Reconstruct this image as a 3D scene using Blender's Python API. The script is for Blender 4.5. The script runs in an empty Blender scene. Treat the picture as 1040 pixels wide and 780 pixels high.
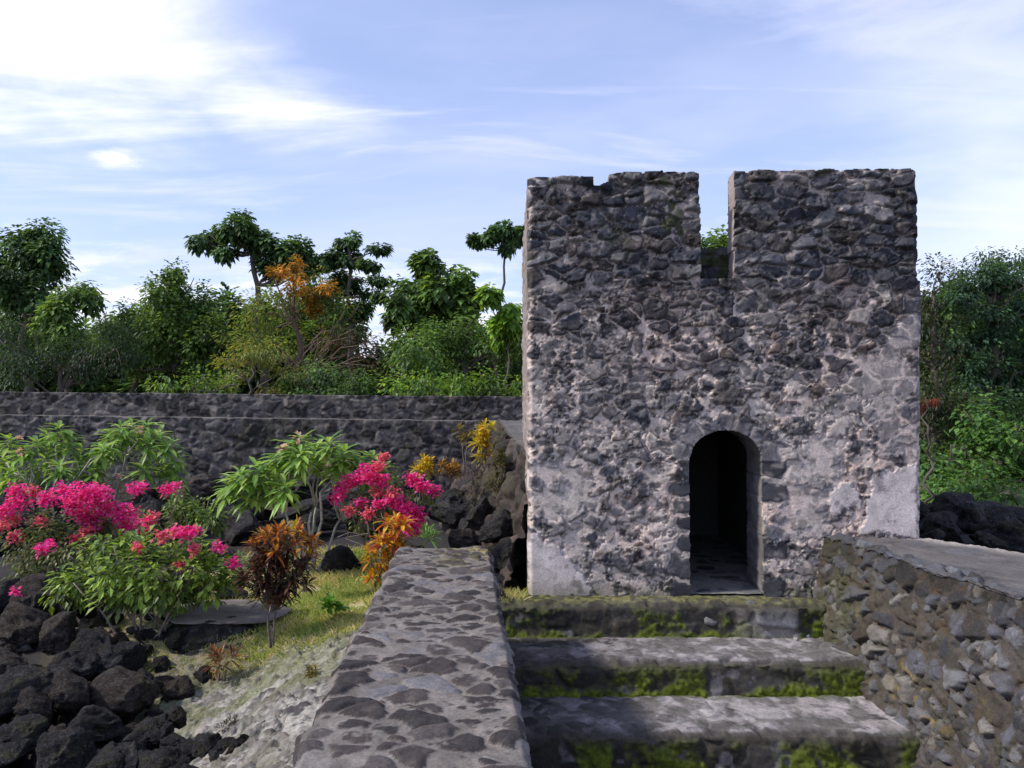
import bpy, math, random
import numpy as np
from mathutils import Vector

random.seed(11)
RNG = np.random.default_rng(11)
SC = bpy.context.scene
COL = SC.collection

# ------------------------------------------------------------------ camera
F = 800.0                                  # focal length in pixels of the 1040 px wide photo
PITCH = math.atan(19.0 / F)
cam_data = bpy.data.cameras.new("camera")
cam_data.sensor_width = 36.0
cam_data.lens = 36.0 * F / 1040.0
cam_data.clip_start = 0.05
cam_data.clip_end = 2000.0
cam = bpy.data.objects.new("camera", cam_data)
COL.objects.link(cam)
cam.location = (0, 0, 0)                   # eye height is z = 0
cam.rotation_euler = (math.pi / 2 + PITCH, 0, 0)
SC.camera = cam

# ------------------------------------------------------------------ light
SUN_DIR = Vector((-0.80, -0.17, 0.78)).normalized()     # towards the sun
SUN_EL = math.asin(SUN_DIR.z)
SUN_AZ = math.atan2(SUN_DIR.x, SUN_DIR.y)
sun_data = bpy.data.lights.new("sun", 'SUN')
sun_data.energy = 2.3
sun_data.angle = math.radians(6.0)
sun_data.color = (1.0, 0.93, 0.83)
sun = bpy.data.objects.new("sun", sun_data)
COL.objects.link(sun)
sun.rotation_euler = SUN_DIR.to_track_quat('Z', 'Y').to_euler()
sun.location = (-20, -5, 30)

SC.view_settings.view_transform = 'Standard'
SC.view_settings.look = 'None'
SC.view_settings.gamma = 1.0
SC.view_settings.use_curve_mapping = False
SC.view_settings.exposure = 0.84
SC.cycles.max_bounces = 6
SC.cycles.transparent_max_bounces = 8
SC.cycles.use_denoising = True

world = bpy.data.worlds.new("World")
SC.world = world
world.use_nodes = True
WN, WL = world.node_tree.nodes, world.node_tree.links
WN.clear()


def nd(t, nodes=WN, **kw):
    n = nodes.new(t)
    for k, v in kw.items():
        setattr(n, k, v)
    return n


def build_world():
    out = nd('ShaderNodeOutputWorld')
    bg = nd('ShaderNodeBackground')
    sky = nd('ShaderNodeTexSky', sky_type='NISHITA', sun_disc=False)
    sky.sun_elevation, sky.sun_rotation = SUN_EL, SUN_AZ
    sky.air_density, sky.dust_density, sky.ozone_density = 1.0, 0.6, 2.2
    bg.inputs['Strength'].default_value = 0.105
    tc = nd('ShaderNodeTexCoord')
    sep = nd('ShaderNodeSeparateXYZ')
    WL.new(tc.outputs['Generated'], sep.inputs[0])

    def m(op, a, b=None, c=None, clamp=False):
        n = nd('ShaderNodeMath', operation=op, use_clamp=clamp)
        for i, v in enumerate((a, b, c)):
            if v is None:
                continue
            if isinstance(v, (int, float)):
                n.inputs[i].default_value = v
            else:
                WL.new(v, n.inputs[i])
        return n.outputs[0]

    def sstep(v, a, b):
        n = nd('ShaderNodeMapRange', interpolation_type='SMOOTHSTEP')
        WL.new(v, n.inputs['Value'])
        n.inputs['From Min'].default_value, n.inputs['From Max'].default_value = a, b
        return n.outputs['Result']

    x, y, z = sep.outputs
    zc = m('ADD', m('MAXIMUM', z, 0.0), 0.12)
    u, v = m('DIVIDE', x, zc), m('DIVIDE', y, zc)        # the cloud layer seen from below
    comb = nd('ShaderNodeCombineXYZ')
    WL.new(u, comb.inputs[0]); WL.new(v, comb.inputs[1])

    def noise(scale, rot, sc, det, dist=0.0, loc=(0, 0, 0)):
        mp = nd('ShaderNodeMapping')
        mp.inputs['Rotation'].default_value = (0, 0, rot)
        mp.inputs['Scale'].default_value = sc
        mp.inputs['Location'].default_value = loc
        WL.new(comb.outputs[0], mp.inputs[0])
        t = nd('ShaderNodeTexNoise')
        t.inputs['Scale'].default_value = scale
        t.inputs['Detail'].default_value = det
        t.inputs['Roughness'].default_value = 0.58
        t.inputs['Distortion'].default_value = dist
        WL.new(mp.outputs[0], t.inputs['Vector'])
        return t.outputs['Fac']

    cirrus = noise(1.5, 0.6, (0.5, 1.7, 1), 9.0, 0.7)
    puffs = noise(3.4, 0.2, (0.8, 1.0, 1), 8.0, 0.2, (3.1, 0.4, 0))
    broad = noise(0.55, 0.9, (0.8, 1.2, 1), 5.0, 0.3, (1.7, 5.2, 0))

    def around(px, py, r0, r1, sx=1.0):
        d = ray(px, py).normalized()
        ax = m('SUBTRACT', x, d.x); az = m('MULTIPLY', m('SUBTRACT', z, d.z), sx)
        ay = m('SUBTRACT', y, d.y)
        r = m('SQRT', m('ADD', m('ADD', m('MULTIPLY', ax, ax), m('MULTIPLY', ay, ay)), m('MULTIPLY', az, az)))
        return m('SUBTRACT', 1.0, sstep(r, r0, r1))

    # thin streaky veil everywhere, a thick bright bank upper left, low white cumulus near the horizon
    veil = m('MULTIPLY', sstep(cirrus, 0.44, 0.72), 0.75)
    bankmask = m('MAXIMUM', around(70, 30, 0.05, 0.42, 1.7), m('MULTIPLY', around(270, 105, 0.02, 0.26, 2.8), 0.95))
    bank = m('MULTIPLY', sstep(m('ADD', m('ADD', m('MULTIPLY', cirrus, 0.7), m('MULTIPLY', puffs, 0.45)), m('MULTIPLY', bankmask, 0.42)), 0.68, 1.12), m('MULTIPLY', m('POWER', bankmask, 0.7), 0.92), clamp=True)
    puff = m('MULTIPLY', sstep(m('ADD', puffs, m('MULTIPLY', around(112, 158, 0.0, 0.05, 2.0), 0.30)), 0.60, 0.86), around(112, 158, 0.0, 0.06, 1.8))
    low = m('MULTIPLY', sstep(m('ADD', puffs, m('MULTIPLY', sstep(z, 0.30, 0.05), 0.30)), 0.62, 0.86), m('SUBTRACT', 1.0, sstep(z, 0.10, 0.24)))
    rightglow = m('MULTIPLY', around(1060, 150, 0.0, 0.30, 1.2), sstep(broad, 0.30, 0.62))
    hz = m('MULTIPLY', m('SUBTRACT', 1.0, sstep(z, 0.0, 0.45)), 0.42)
    veil2 = m('MAXIMUM', veil, m('MULTIPLY', sstep(broad, 0.42, 0.72), 0.45))

    def mix(fac, a, b):
        n = nd('ShaderNodeMix', data_type='RGBA')
        WL.new(fac, n.inputs[0])
        for i, s in ((6, a), (7, b)):
            if isinstance(s, tuple):
                n.inputs[i].default_value = s
            else:
                WL.new(s, n.inputs[i])
        return n.outputs[2]

    tint = nd('ShaderNodeMix', data_type='RGBA', blend_type='MULTIPLY')
    tint.inputs[0].default_value = 1.0
    WL.new(sky.outputs[0], tint.inputs[6]); tint.inputs[7].default_value = (1.12, 1.0, 1.12, 1)
    c = mix(m('ADD', m('MULTIPLY', hz, 0.6), 0.30), tint.outputs[2], (3.7, 4.5, 6.7, 1))
    c = mix(veil2, c, (4.7, 4.9, 6.6, 1))
    c = mix(low, c, (6.0, 6.1, 6.7, 1))
    c = mix(m('MULTIPLY', rightglow, 0.9), c, (5.6, 5.9, 6.7, 1))
    c = mix(puff, c, (6.3, 6.3, 6.6, 1))
    c = mix(bank, c, (7.2, 7.1, 7.0, 1))
    WL.new(c, bg.inputs['Color'])
    WL.new(bg.outputs[0], out.inputs[0])


# ------------------------------------------------------------------ pixel <-> world
CP, SP = math.cos(PITCH), math.sin(PITCH)


def ray(px, py):
    cx, cy = (px - 520) / F, (390 - py) / F
    d = Vector((cx, CP - cy * SP, SP + cy * CP))
    return d / d.y


def at(px, py, Y):
    return ray(px, py) * Y


def atz(px, py, z):
    d = ray(px, py)
    return d * (z / d.z)


build_world()


# ------------------------------------------------------------------ numpy noise
def _hash(ix, iy, iz, seed):
    h = (ix.astype(np.int64) * 374761393 + iy.astype(np.int64) * 668265263 + iz.astype(np.int64) * 2147483647 + seed * 1274126177) & 0xFFFFFFFF
    h = ((h ^ (h >> 13)) * 1274126177) & 0xFFFFFFFF
    h = ((h ^ (h >> 16)) * 2246822519) & 0xFFFFFFFF
    return ((h ^ (h >> 15)) & 0xFFFFFF) / float(0x1000000)


def vnoise(p, seed=0):
    i = np.floor(p).astype(np.int64)
    f = p - i
    f = f * f * f * (f * (f * 6 - 15) + 10)
    r = 0
    for dx in (0, 1):
        wx = f[..., 0] if dx else 1 - f[..., 0]
        for dy in (0, 1):
            wy = f[..., 1] if dy else 1 - f[..., 1]
            for dz in (0, 1):
                wz = f[..., 2] if dz else 1 - f[..., 2]
                r = r + wx * wy * wz * _hash(i[..., 0] + dx, i[..., 1] + dy, i[..., 2] + dz, seed)
    return r


def fbm(p, octv=4, seed=0, gain=0.5):
    a, s, t = 1.0, 0.0, 0.0
    p = np.asarray(p, float)
    for o in range(octv):
        s = s + a * vnoise(p, seed + o * 17)
        t += a
        a *= gain
        p = p * 2.03 + 11.7
    return s / t


def fb2(u, v, sc, octv=4, seed=0, gain=0.5):
    return fbm(np.stack([u / sc, v / sc, np.zeros_like(u) + seed * 0.37], -1), octv, seed, gain)


def sm(a, b, x):
    t = np.clip((x - a) / (b - a), 0, 1)
    return t * t * (3 - 2 * t)


def worley(u, v, sx, sy, seed=0, jit=0.85, wv=0.35, p=2.5, rowoff=0.5):
    """irregular coursed cells: F1, F2, offsets from the nearest point and its three random numbers"""
    gy = v / sy
    f1 = np.full(u.shape, 9.0); f2 = np.full(u.shape, 9.0)
    bx = np.zeros(u.shape); by = np.zeros(u.shape)
    r1 = np.zeros(u.shape); r2 = np.zeros(u.shape); r3 = np.zeros(u.shape)
    iy0 = np.floor(gy).astype(np.int64)
    for dj in (-2, -1, 0, 1, 2):
        iy = iy0 + dj
        gx = u / sx + rowoff * (iy % 2) + 0.37 * _hash(iy, iy * 0, iy * 0, seed + 5)
        ix0 = np.floor(gx).astype(np.int64)
        for di in (-2, -1, 0, 1, 2):
            ix = ix0 + di
            zz = ix * 0
            a = _hash(ix, iy, zz, seed); b = _hash(ix, iy, zz + 1, seed); w = _hash(ix, iy, zz + 2, seed)
            ex = gx - (ix + 0.5 + jit * (a - 0.5)); ey = gy - (iy + 0.5 + jit * (b - 0.5))
            d = (np.abs(ex) ** p + np.abs(ey) ** p) ** (1 / p) - wv * (w - 0.5)
            n = d < f1
            f2 = np.where(n, f1, np.minimum(f2, d))
            f1 = np.where(n, d, f1)
            bx = np.where(n, ex, bx); by = np.where(n, ey, by)
            r1 = np.where(n, _hash(ix, iy, zz + 3, seed), r1)
            r2 = np.where(n, _hash(ix, iy, zz + 4, seed), r2)
            r3 = np.where(n, _hash(ix, iy, zz + 5, seed), r3)
    return f1, f2, bx, by, r1, r2, r3


def lerp(a, b, t):
    t = np.asarray(t)[..., None]
    return np.asarray(a) * (1 - t) + np.asarray(b) * t


def palette(r, cols):
    cols = np.array(cols)
    i = np.clip((r * len(cols)).astype(int), 0, len(cols) - 1)
    return cols[i]


LAVA = [(.040, .042, .052), (.055, .057, .068), (.075, .076, .088), (.10, .10, .112), (.135, .133, .142), (.07, .064, .062), (.05, .05, .058), (.115, .098, .092), (.17, .165, .17)]


def masonry(u, v, sx, sy, seed=0, amp=0.04, mort=0.35, stone_cols=LAVA, mort_col=(.30, .275, .275), warp=0.45, jit=0.85, wv=0.35, tilt=1.0, smear=0.35, flat=0.0, rg=0.55, mnz=0.9, crack=0.0):
    """height and base colour of rubble masonry over coordinates u, v in metres"""
    k = (sx + sy) * 0.5
    wu = u + warp * sx * (fb2(u, v, k * 1.1, 3, seed + 1) - .5) * 1.6
    wvv = v + warp * sy * (fb2(u, v, k * 1.1, 3, seed + 2) - .5) * 1.6
    f1, f2, dx, dy, r1, r2, r3 = worley(wu, wvv, sx, sy, seed, jit, wv)
    e = f2 - f1
    body = sm(0.0, 0.42, e) ** 0.7
    if flat:
        body = body * (1 - flat) + flat * sm(0.02, 0.16, e)
    rough = fb2(u, v, k * 0.28, 4, seed + 3, .6) - .5
    hs = amp * ((0.40 + 0.60 * r1) * body + tilt * 0.55 * body * (dx * (r2 - .5) + dy * (r3 - .62)) * 2 + rg * rough * body)
    mn = fb2(u, v, k * 0.7, 4, seed + 4, .6)
    hm = amp * (mort + mnz * (mn - .5)) + amp * 0.16 * (fb2(u, v, k * .12, 2, seed + 7) - .5)
    st = sm(-0.02, 0.14, (hs - hm) / amp)
    h = np.maximum(hs, hm)
    ck = sm(.075, .015, e) * sm(.48, .60, fb2(u, v, k * 1.3, 3, seed + 12)) * crack
    h = h - amp * .55 * ck
    sc = palette((r2 * 7.3 + r3) % 1.0, stone_cols) * (0.75 + 0.5 * fb2(u, v, k * .25, 3, seed + 6))[..., None]
    mc = np.array(mort_col) * (0.45 + 1.05 * fb2(u, v, k * 0.9, 5, seed + 8, .62))[..., None]
    sf = sm(.60, .78, fb2(u, v, k * .55, 4, seed + 9, .6)) * smear
    sc = lerp(sc, mc, sf)
    return h, lerp(mc, sc, st) * (1 - .6 * ck)[..., None], st  # cracks are recessed, with their shade also painted into the colour


# ------------------------------------------------------------------ mesh helpers
def link(o, parent=None):
    COL.objects.link(o)
    if parent is not None:
        o.parent = parent
    return o


def mesh_np(name, V, tris=None, quads=None, col=None, mat=None, parent=None, smooth=True, loc=None):
    V = np.asarray(V, np.float32).reshape(-1, 3)
    if loc is not None:
        V = V - np.asarray(loc, np.float32)
    me = bpy.data.meshes.new(name)
    tris = np.zeros((0, 3), np.int32) if tris is None else np.asarray(tris, np.int32).reshape(-1, 3)
    quads = np.zeros((0, 4), np.int32) if quads is None else np.asarray(quads, np.int32).reshape(-1, 4)
    nt, nq = len(tris), len(quads)
    me.vertices.add(len(V)); me.vertices.foreach_set("co", V.ravel())
    me.loops.add(nt * 3 + nq * 4)
    me.loops.foreach_set("vertex_index", np.concatenate([tris.ravel(), quads.ravel()]).astype(np.int32))
    me.polygons.add(nt + nq)
    ls = np.concatenate([np.arange(nt) * 3, nt * 3 + np.arange(nq) * 4]).astype(np.int32)
    me.polygons.foreach_set("loop_start", ls)
    me.polygons.foreach_set("use_smooth", np.full(nt + nq, smooth, bool))
    me.update(calc_edges=True)
    if col is not None:
        col = np.asarray(col, np.float32).reshape(-1, 3)
        a = me.attributes.new("Col", 'FLOAT_COLOR', 'POINT')
        a.data.foreach_set("color", np.concatenate([col, np.ones((len(col), 1), np.float32)], 1).ravel())
    me.validate(clean_customdata=False)
    if mat is not None:
        me.materials.append(mat)
    o = bpy.data.objects.new(name, me)
    if loc is not None and parent is None:
        o.location = loc
    return link(o, parent)


def thing(name, label, cat, loc=(0, 0, 0), group=None):
    o = bpy.data.objects.new(name, None)
    o.empty_display_size = 0.2
    COL.objects.link(o)
    o.location = loc
    return tag(o, label, cat, group)


def tag(o, label=None, cat=None, group=None, kind=None):
    for k, v in (("label", label), ("category", cat), ("group", group), ("kind", kind)):
        if v:
            o[k] = v
    return o


def grid_quads(n, m):
    i = np.arange(n * m).reshape(n, m)
    return np.stack([i[:-1, :-1], i[1:, :-1], i[1:, 1:], i[:-1, 1:]], -1)        # (n-1, m-1, 4)


def compact(V, Cc, Q):
    used = np.unique(Q)
    mp = np.full(len(V), -1); mp[used] = np.arange(len(used))
    return V[used], Cc[used], mp[Q]


def sheet(name, P, col, mat, parent=None, loc=None, mask=None, flip=False):
    n, m = P.shape[:2]
    Q = grid_quads(n, m)
    Q = Q[mask] if mask is not None else Q.reshape(-1, 4)
    if flip:
        Q = Q[:, ::-1]
    V, Cc, Q = compact(P.reshape(-1, 3), col.reshape(-1, 3), Q)
    return mesh_np(name, V, quads=Q, col=Cc, mat=mat, parent=parent, loc=loc)


def grid_normals(P):
    du = np.gradient(P, axis=0); dv = np.gradient(P, axis=1)
    n = np.cross(du, dv)
    return n / (np.linalg.norm(n, axis=-1, keepdims=True) + 1e-9)


def tube_np(pts, rads, k=7):
    """one tapered tube: vertices, quads, tris"""
    pts = np.asarray(pts, float); n = len(pts)
    tan = np.gradient(pts, axis=0); tan /= np.linalg.norm(tan, axis=1, keepdims=True) + 1e-9
    ref = np.array([0.31, 0.87, 0.12]) if abs(tan[0][2]) > .6 else np.array([0, 0, 1.0])
    a = np.cross(tan, ref); a /= np.linalg.norm(a, axis=1, keepdims=True) + 1e-9
    b = np.cross(tan, a)
    th = np.linspace(0, 2 * math.pi, k, endpoint=False)
    V = pts[:, None] + np.asarray(rads)[:, None, None] * (np.cos(th)[None, :, None] * a[:, None] + np.sin(th)[None, :, None] * b[:, None])
    i = np.arange(n * k).reshape(n, k)
    j = np.roll(i, -1, axis=1)
    Q = np.stack([i[:-1], j[:-1], j[1:], i[1:]], -1).reshape(-1, 4)
    V = np.concatenate([V.reshape(-1, 3), pts[-1:]])
    T = np.stack([i[-1], j[-1], np.full(k, n * k)], -1)
    return V, Q, T


def tubes_obj(name, tubes, col, mat, parent=None, loc=None):
    VV, QQ, TT, o = [], [], [], 0
    for pts, rads, k in tubes:
        V, Q, T = tube_np(pts, rads, k)
        VV.append(V); QQ.append(Q + o); TT.append(T + o); o += len(V)
    V = np.concatenate(VV)
    c = np.array(col) * (0.7 + 0.6 * fbm(V * 9, 3, 5))[:, None]
    return mesh_np(name, V, np.concatenate(TT), np.concatenate(QQ), c, mat, parent, True, loc)


def limb(a, b, n=6, wob=0.08, sag=0.0):
    a, b = np.asarray(a, float), np.asarray(b, float)
    t = np.linspace(0, 1, n)[:, None]
    L = np.linalg.norm(b - a)
    off = RNG.normal(0, wob * L, (n, 3)); off[0] = off[-1] = 0
    off[1:-1] = (off[1:-1] + np.roll(off, 1, 0)[1:-1]) * .5
    p = a + (b - a) * t + off
    p[:, 2] += sag * L * (4 * t * (1 - t))[:, 0]
    return p


def unit(v):
    return v / (np.linalg.norm(v, axis=-1, keepdims=True) + 1e-9)


def leaves(P, D, L, Wd, col, droop=0.25, fold=0.25, simple=False, up=(0, 0, 1.0)):
    """many leaves at once; P base points, D axis directions, L lengths, Wd widths"""
    n = len(P)
    D = unit(D)
    S = np.cross(D, np.asarray(up)); S = unit(S + 1e-4)
    N = np.cross(S, D)
    L = np.broadcast_to(np.asarray(L, float), (n,))[:, None]; Wd = np.broadcast_to(np.asarray(Wd, float), (n,))[:, None]
    dn = np.array([0, 0, -1.0])

    def c(t):
        return P + D * L * t + dn * droop * L * t * t
    if simple:
        mid = c(0.48)
        V = np.stack([P, mid + S * Wd * .5 + N * Wd * fold, c(1.0), mid - S * Wd * .5 + N * Wd * fold], 1)
        b = np.arange(n)[:, None] * 4
        T = np.concatenate([b + np.array([[0, 2, 1]]), b + np.array([[0, 3, 2]])])
        return V.reshape(-1, 3), T, np.zeros((0, 4), int), np.repeat(col, 4, 0)
    m1, m2 = c(.32), c(.70)
    V = np.stack([P, m1 + S * Wd * .42 + N * Wd * fold, m1 - S * Wd * .42 + N * Wd * fold,
                  m2 + S * Wd * .44 + N * Wd * fold, m2 - S * Wd * .44 + N * Wd * fold, c(1.0), m1, m2], 1)
    b = np.arange(n)[:, None] * 8
    T = np.concatenate([b + np.array([[t]]).reshape(1, 3) for t in ((0, 6, 1), (0, 2, 6), (3, 7, 5), (7, 4, 5))])
    Q = np.concatenate([b + np.array([q]) for q in ((1, 6, 7, 3), (6, 2, 4, 7))])
    return V.reshape(-1, 3), T, Q, np.repeat(col, 8, 0)


def leaves_obj(name, parts, mat, parent=None, loc=None):
    VV, TT, QQ, CC, o = [], [], [], [], 0
    for V, T, Q, c in parts:
        VV.append(V); TT.append(T + o); QQ.append(Q + o); CC.append(c); o += len(V)
    return mesh_np(name, np.concatenate(VV), np.concatenate(TT), np.concatenate(QQ), np.concatenate(CC), mat, parent, False, loc)


# ------------------------------------------------------------------ materials
def new_mat(name):
    m = bpy.data.materials.new(name)
    m.use_nodes = True
    m.node_tree.nodes.clear()
    return m, m.node_tree.nodes, m.node_tree.links


def col_mat(name, rough=0.9, noise_scale=70.0, var=0.35, bump=0.35, bump_scale=90.0, bump_dist=0.006, spec=0.25, base=None, speckle=0.0):
    m, N, L = new_mat(name)
    out = N.new('ShaderNodeOutputMaterial'); bs = N.new('ShaderNodeBsdfPrincipled')
    tc = N.new('ShaderNodeTexCoord')
    t = N.new('ShaderNodeTexNoise'); t.inputs['Scale'].default_value = noise_scale; t.inputs['Detail'].default_value = 6; t.inputs['Roughness'].default_value = .65
    L.new(tc.outputs['Object'], t.inputs['Vector'])
    mr = N.new('ShaderNodeMapRange'); mr.inputs['From Min'].default_value = .3; mr.inputs['From Max'].default_value = .7
    mr.inputs['To Min'].default_value = 1 - var; mr.inputs['To Max'].default_value = 1 + var
    L.new(t.outputs['Fac'], mr.inputs['Value'])
    mul = N.new('ShaderNodeMix'); mul.data_type = 'RGBA'; mul.blend_type = 'MULTIPLY'; mul.inputs[0].default_value = 1
    if base is None:
        at_ = N.new('ShaderNodeAttribute'); at_.attribute_name = "Col"
        L.new(at_.outputs['Color'], mul.inputs[6])
    else:
        mul.inputs[6].default_value = (*base, 1)
    L.new(mr.outputs['Result'], mul.inputs[7])
    csrc = mul.outputs[2]
    if speckle:
        t3 = N.new('ShaderNodeTexNoise'); t3.inputs['Scale'].default_value = noise_scale * 2.2; t3.inputs['Detail'].default_value = 3
        L.new(tc.outputs['Object'], t3.inputs['Vector'])
        r3 = N.new('ShaderNodeMapRange'); r3.inputs['From Min'].default_value = .60; r3.inputs['From Max'].default_value = .72; r3.inputs['To Max'].default_value = speckle
        L.new(t3.outputs['Fac'], r3.inputs['Value'])
        mx = N.new('ShaderNodeMix'); mx.data_type = 'RGBA'
        L.new(r3.outputs['Result'], mx.inputs[0]); L.new(csrc, mx.inputs[6]); mx.inputs[7].default_value = (.30, .29, .28, 1)
        csrc = mx.outputs[2]
    L.new(csrc, bs.inputs['Base Color'])
    bs.inputs['Roughness'].default_value = rough
    bs.inputs['Specular IOR Level'].default_value = spec
    t2 = N.new('ShaderNodeTexNoise'); t2.inputs['Scale'].default_value = bump_scale; t2.inputs['Detail'].default_value = 8; t2.inputs['Roughness'].default_value = .7
    L.new(tc.outputs['Object'], t2.inputs['Vector'])
    bp = N.new('ShaderNodeBump'); bp.inputs['Strength'].default_value = bump; bp.inputs['Distance'].default_value = bump_dist
    L.new(t2.outputs['Fac'], bp.inputs['Height']); L.new(bp.outputs[0], bs.inputs['Normal'])
    L.new(bs.outputs[0], out.inputs[0])
    return m


def leaf_mat(name, transl=0.35, rough=0.45, spec=0.4, boost=1.6):
    m, N, L = new_mat(name)
    out = N.new('ShaderNodeOutputMaterial'); bs = N.new('ShaderNodeBsdfPrincipled'); tr = N.new('ShaderNodeBsdfTranslucent')
    at_ = N.new('ShaderNodeAttribute'); at_.attribute_name = "Col"
    g = N.new('ShaderNodeMix'); g.data_type = 'RGBA'; g.blend_type = 'MULTIPLY'; g.inputs[0].default_value = 1
    g.inputs[7].default_value = (boost * 1.1, boost, boost * .55, 1)
    L.new(at_.outputs['Color'], bs.inputs['Base Color']); L.new(at_.outputs['Color'], g.inputs[6]); L.new(g.outputs[2], tr.inputs['Color'])
    bs.inputs['Roughness'].default_value = rough; bs.inputs['Specular IOR Level'].default_value = spec
    mx = N.new('ShaderNodeMixShader'); mx.inputs[0].default_value = transl
    L.new(bs.outputs[0], mx.inputs[1]); L.new(tr.outputs[0], mx.inputs[2]); L.new(mx.outputs[0], out.inputs[0])
    return m


M_STONE = col_mat("rubble masonry", speckle=0.25)
M_CONC = col_mat("weathered concrete", noise_scale=55, var=.3, bump=.3, bump_scale=70)
M_WALL = col_mat("distant masonry", noise_scale=30, var=.3, bump=.4, bump_scale=40, bump_dist=.015, speckle=.2)
M_GROUND = col_mat("soil and sand", noise_scale=40, var=.4, bump=.6, bump_scale=60, bump_dist=.015)
M_LAVA = col_mat("lava rock", rough=.9, noise_scale=9, var=.75, bump=1.0, bump_scale=8, bump_dist=.06, spec=.15, speckle=.35)
M_LEAF = leaf_mat("leaf")
M_LEAFD = leaf_mat("forest leaf", .38, .5, .35, 1.7)
M_PETAL = leaf_mat("petal", .45, .6, .15, 1.2)
M_BARK = col_mat("bark", rough=.9, noise_scale=30, var=.4, bump=.6, bump_scale=40, bump_dist=.01)
M_GRASS = leaf_mat("grass blade", .35, .6, .2, 1.3)

# ------------------------------------------------------------------ plan of the place
def xl(y):                                   # left edge of the walkway wall
    return -0.835 - 0.052 * (y - 2.9)


def xr(y):                                   # right edge of the walkway wall
    return 0.083 - 0.064 * (y - 2.9)


def xi(y):                                   # inner top edge of the right-hand wall
    return 3.14 + 0.125 * (7.86 - y)


WALK_Z = -1.34
T_L = np.array([0.160, 8.06]); T_R = np.array([4.085, 7.93])       # front corners of the tower
T_B = -1.97                                                         # foot of the tower
EX = (T_R - T_L); T_W = np.linalg.norm(EX); EX = EX / T_W
EN = np.array([EX[1], -EX[0]])                                      # outward (towards camera)


def ground_z(x, y):
    x = np.asarray(x, float); y = np.asarray(y, float)
    d = xl(y) - x
    near = 1 - sm(5.9, 7.2, y)
    z = -1.93 - 0.36 * sm(0.30, 1.35, d) * near + 0.14 * np.exp(-(np.maximum(d, 0) / 0.55) ** 1.5) * (0.4 + 0.6 * near)
    z = z - 0.25 * sm(2.2, 4.0, d) * near
    z = z + 0.10 * (fb2(x, y, 1.3, 4, 31) - .5) + 0.05 * (fb2(x, y, .3, 3, 32) - .5)
    corr = sm(0.10, 0.30, x - xl(y)) * (1 - sm(-.1, .1, x - xi(y) - .5)) * (1 - sm(7.6, 7.9, y))
    z = z * (1 - corr) + corr * -3.25
    rt = sm(0, .3, x - xi(y) - .5)
    z = z + rt * (.5 * (fb2(x, y, .8, 4, 34) - .5) - 0.35 + 0.55 * np.exp(-(((x - 6.4) / 2.2) ** 2 + ((y - 11.5) / 2.0) ** 2)))
    under = sm(-.3, .1, x - T_L[0]) * (1 - sm(4.1, 4.5, x)) * sm(7.6, 7.9, y) * (1 - sm(12, 12.6, y))
    z = z * (1 - under) + under * -2.3
    far = sm(30, 120, np.hypot(x, y))
    return z + far * (1.0 * (fb2(x, y, 60, 3, 33) - .5))


def build_ground():
    def axis(lo, hi, step, far, f0, f1):
        a = list(np.arange(lo, f0, step)) + list(np.arange(f0, f1, .013)) + list(np.arange(f1, hi, step))
        s, x = step, hi
        while x < far:
            a.append(x); s *= 1.22; x += s
        s, x = step, lo - step
        b = []
        while x > -far:
            b.append(x); s *= 1.22; x -= s
        return np.array(b[::-1] + a)
    X = axis(-5.5, 0.2, .04, 900, -2.9, -.7); Y = axis(2.6, 9.6, .04, 900, 3.4, 7.0)
    gx, gy = np.meshgrid(X, Y, indexing='ij')
    z = ground_z(gx, gy)
    d = xl(gy) - gx
    sandm = (1 - sm(6.0, 6.9, gy + 0.6 * (fb2(gx, gy, .5, 3, 41) - .5))) * (1 - sm(1.5, 2.1, d + .7 * (fb2(gx, gy, .5, 3, 42) - .5))) * sm(-.2, 0, d)
    # stony rubble relief in the sand
    h, c, st = masonry(gx, gy, .085, .07, 51, .050, .56, [(.07, .066, .064), (.13, .12, .11), (.20, .19, .175), (.26, .245, .225)], (.32, .30, .265), .7, jit=1.0, wv=1.2, tilt=1.5, mnz=1.5, crack=1.0)
    patchy = sm(.46, .62, fb2(gx, gy, .38, 5, 46, .6))
    c = lerp(c, np.array((.13, .115, .085)) * (.5 + fb2(gx, gy, .06, 3, 47))[..., None], patchy * .75)
    z = z + sandm * (h + .09 * (fb2(gx, gy, .30, 5, 48, .6) - .5))
    soil = np.array((.085, .072, .05)) * (0.5 + fb2(gx, gy, .4, 4, 43))[..., None]
    dry = np.array((.40, .35, .18)) * (0.6 + .8 * fb2(gx, gy, .25, 4, 44))[..., None]
    gr = sm(-.25, .05, d) * sm(6.2, 7.0, gy) * (1 - sm(9.2, 10.2, gy)) * (1 - sm(2.2, 3.0, d))
    soil = lerp(soil, np.array((.030, .027, .026)), np.clip(sm(2.3, 3.0, d) + sm(1.05, 1.4, d) * (1 - sm(6.0, 6.5, gy)) + sm(3.5, 4.5, gx) + sm(9.0, 9.8, gy) + sm(.1, -.2, d), 0, 1) * (1 - sm(16, 22, np.hypot(gx, gy))))
    colr = lerp(soil, dry, gr)
    colr = lerp(colr, c, sandm)
    gm = sm(.50, .62, fb2(gx, gy, .45, 4, 45)) * sandm * .6
    colr = lerp(colr, np.array((.13, .14, .055)), gm)
    o = sheet("ground", np.stack([gx, gy, z], -1), colr, M_GROUND)
    tag(o, kind="structure")


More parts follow.
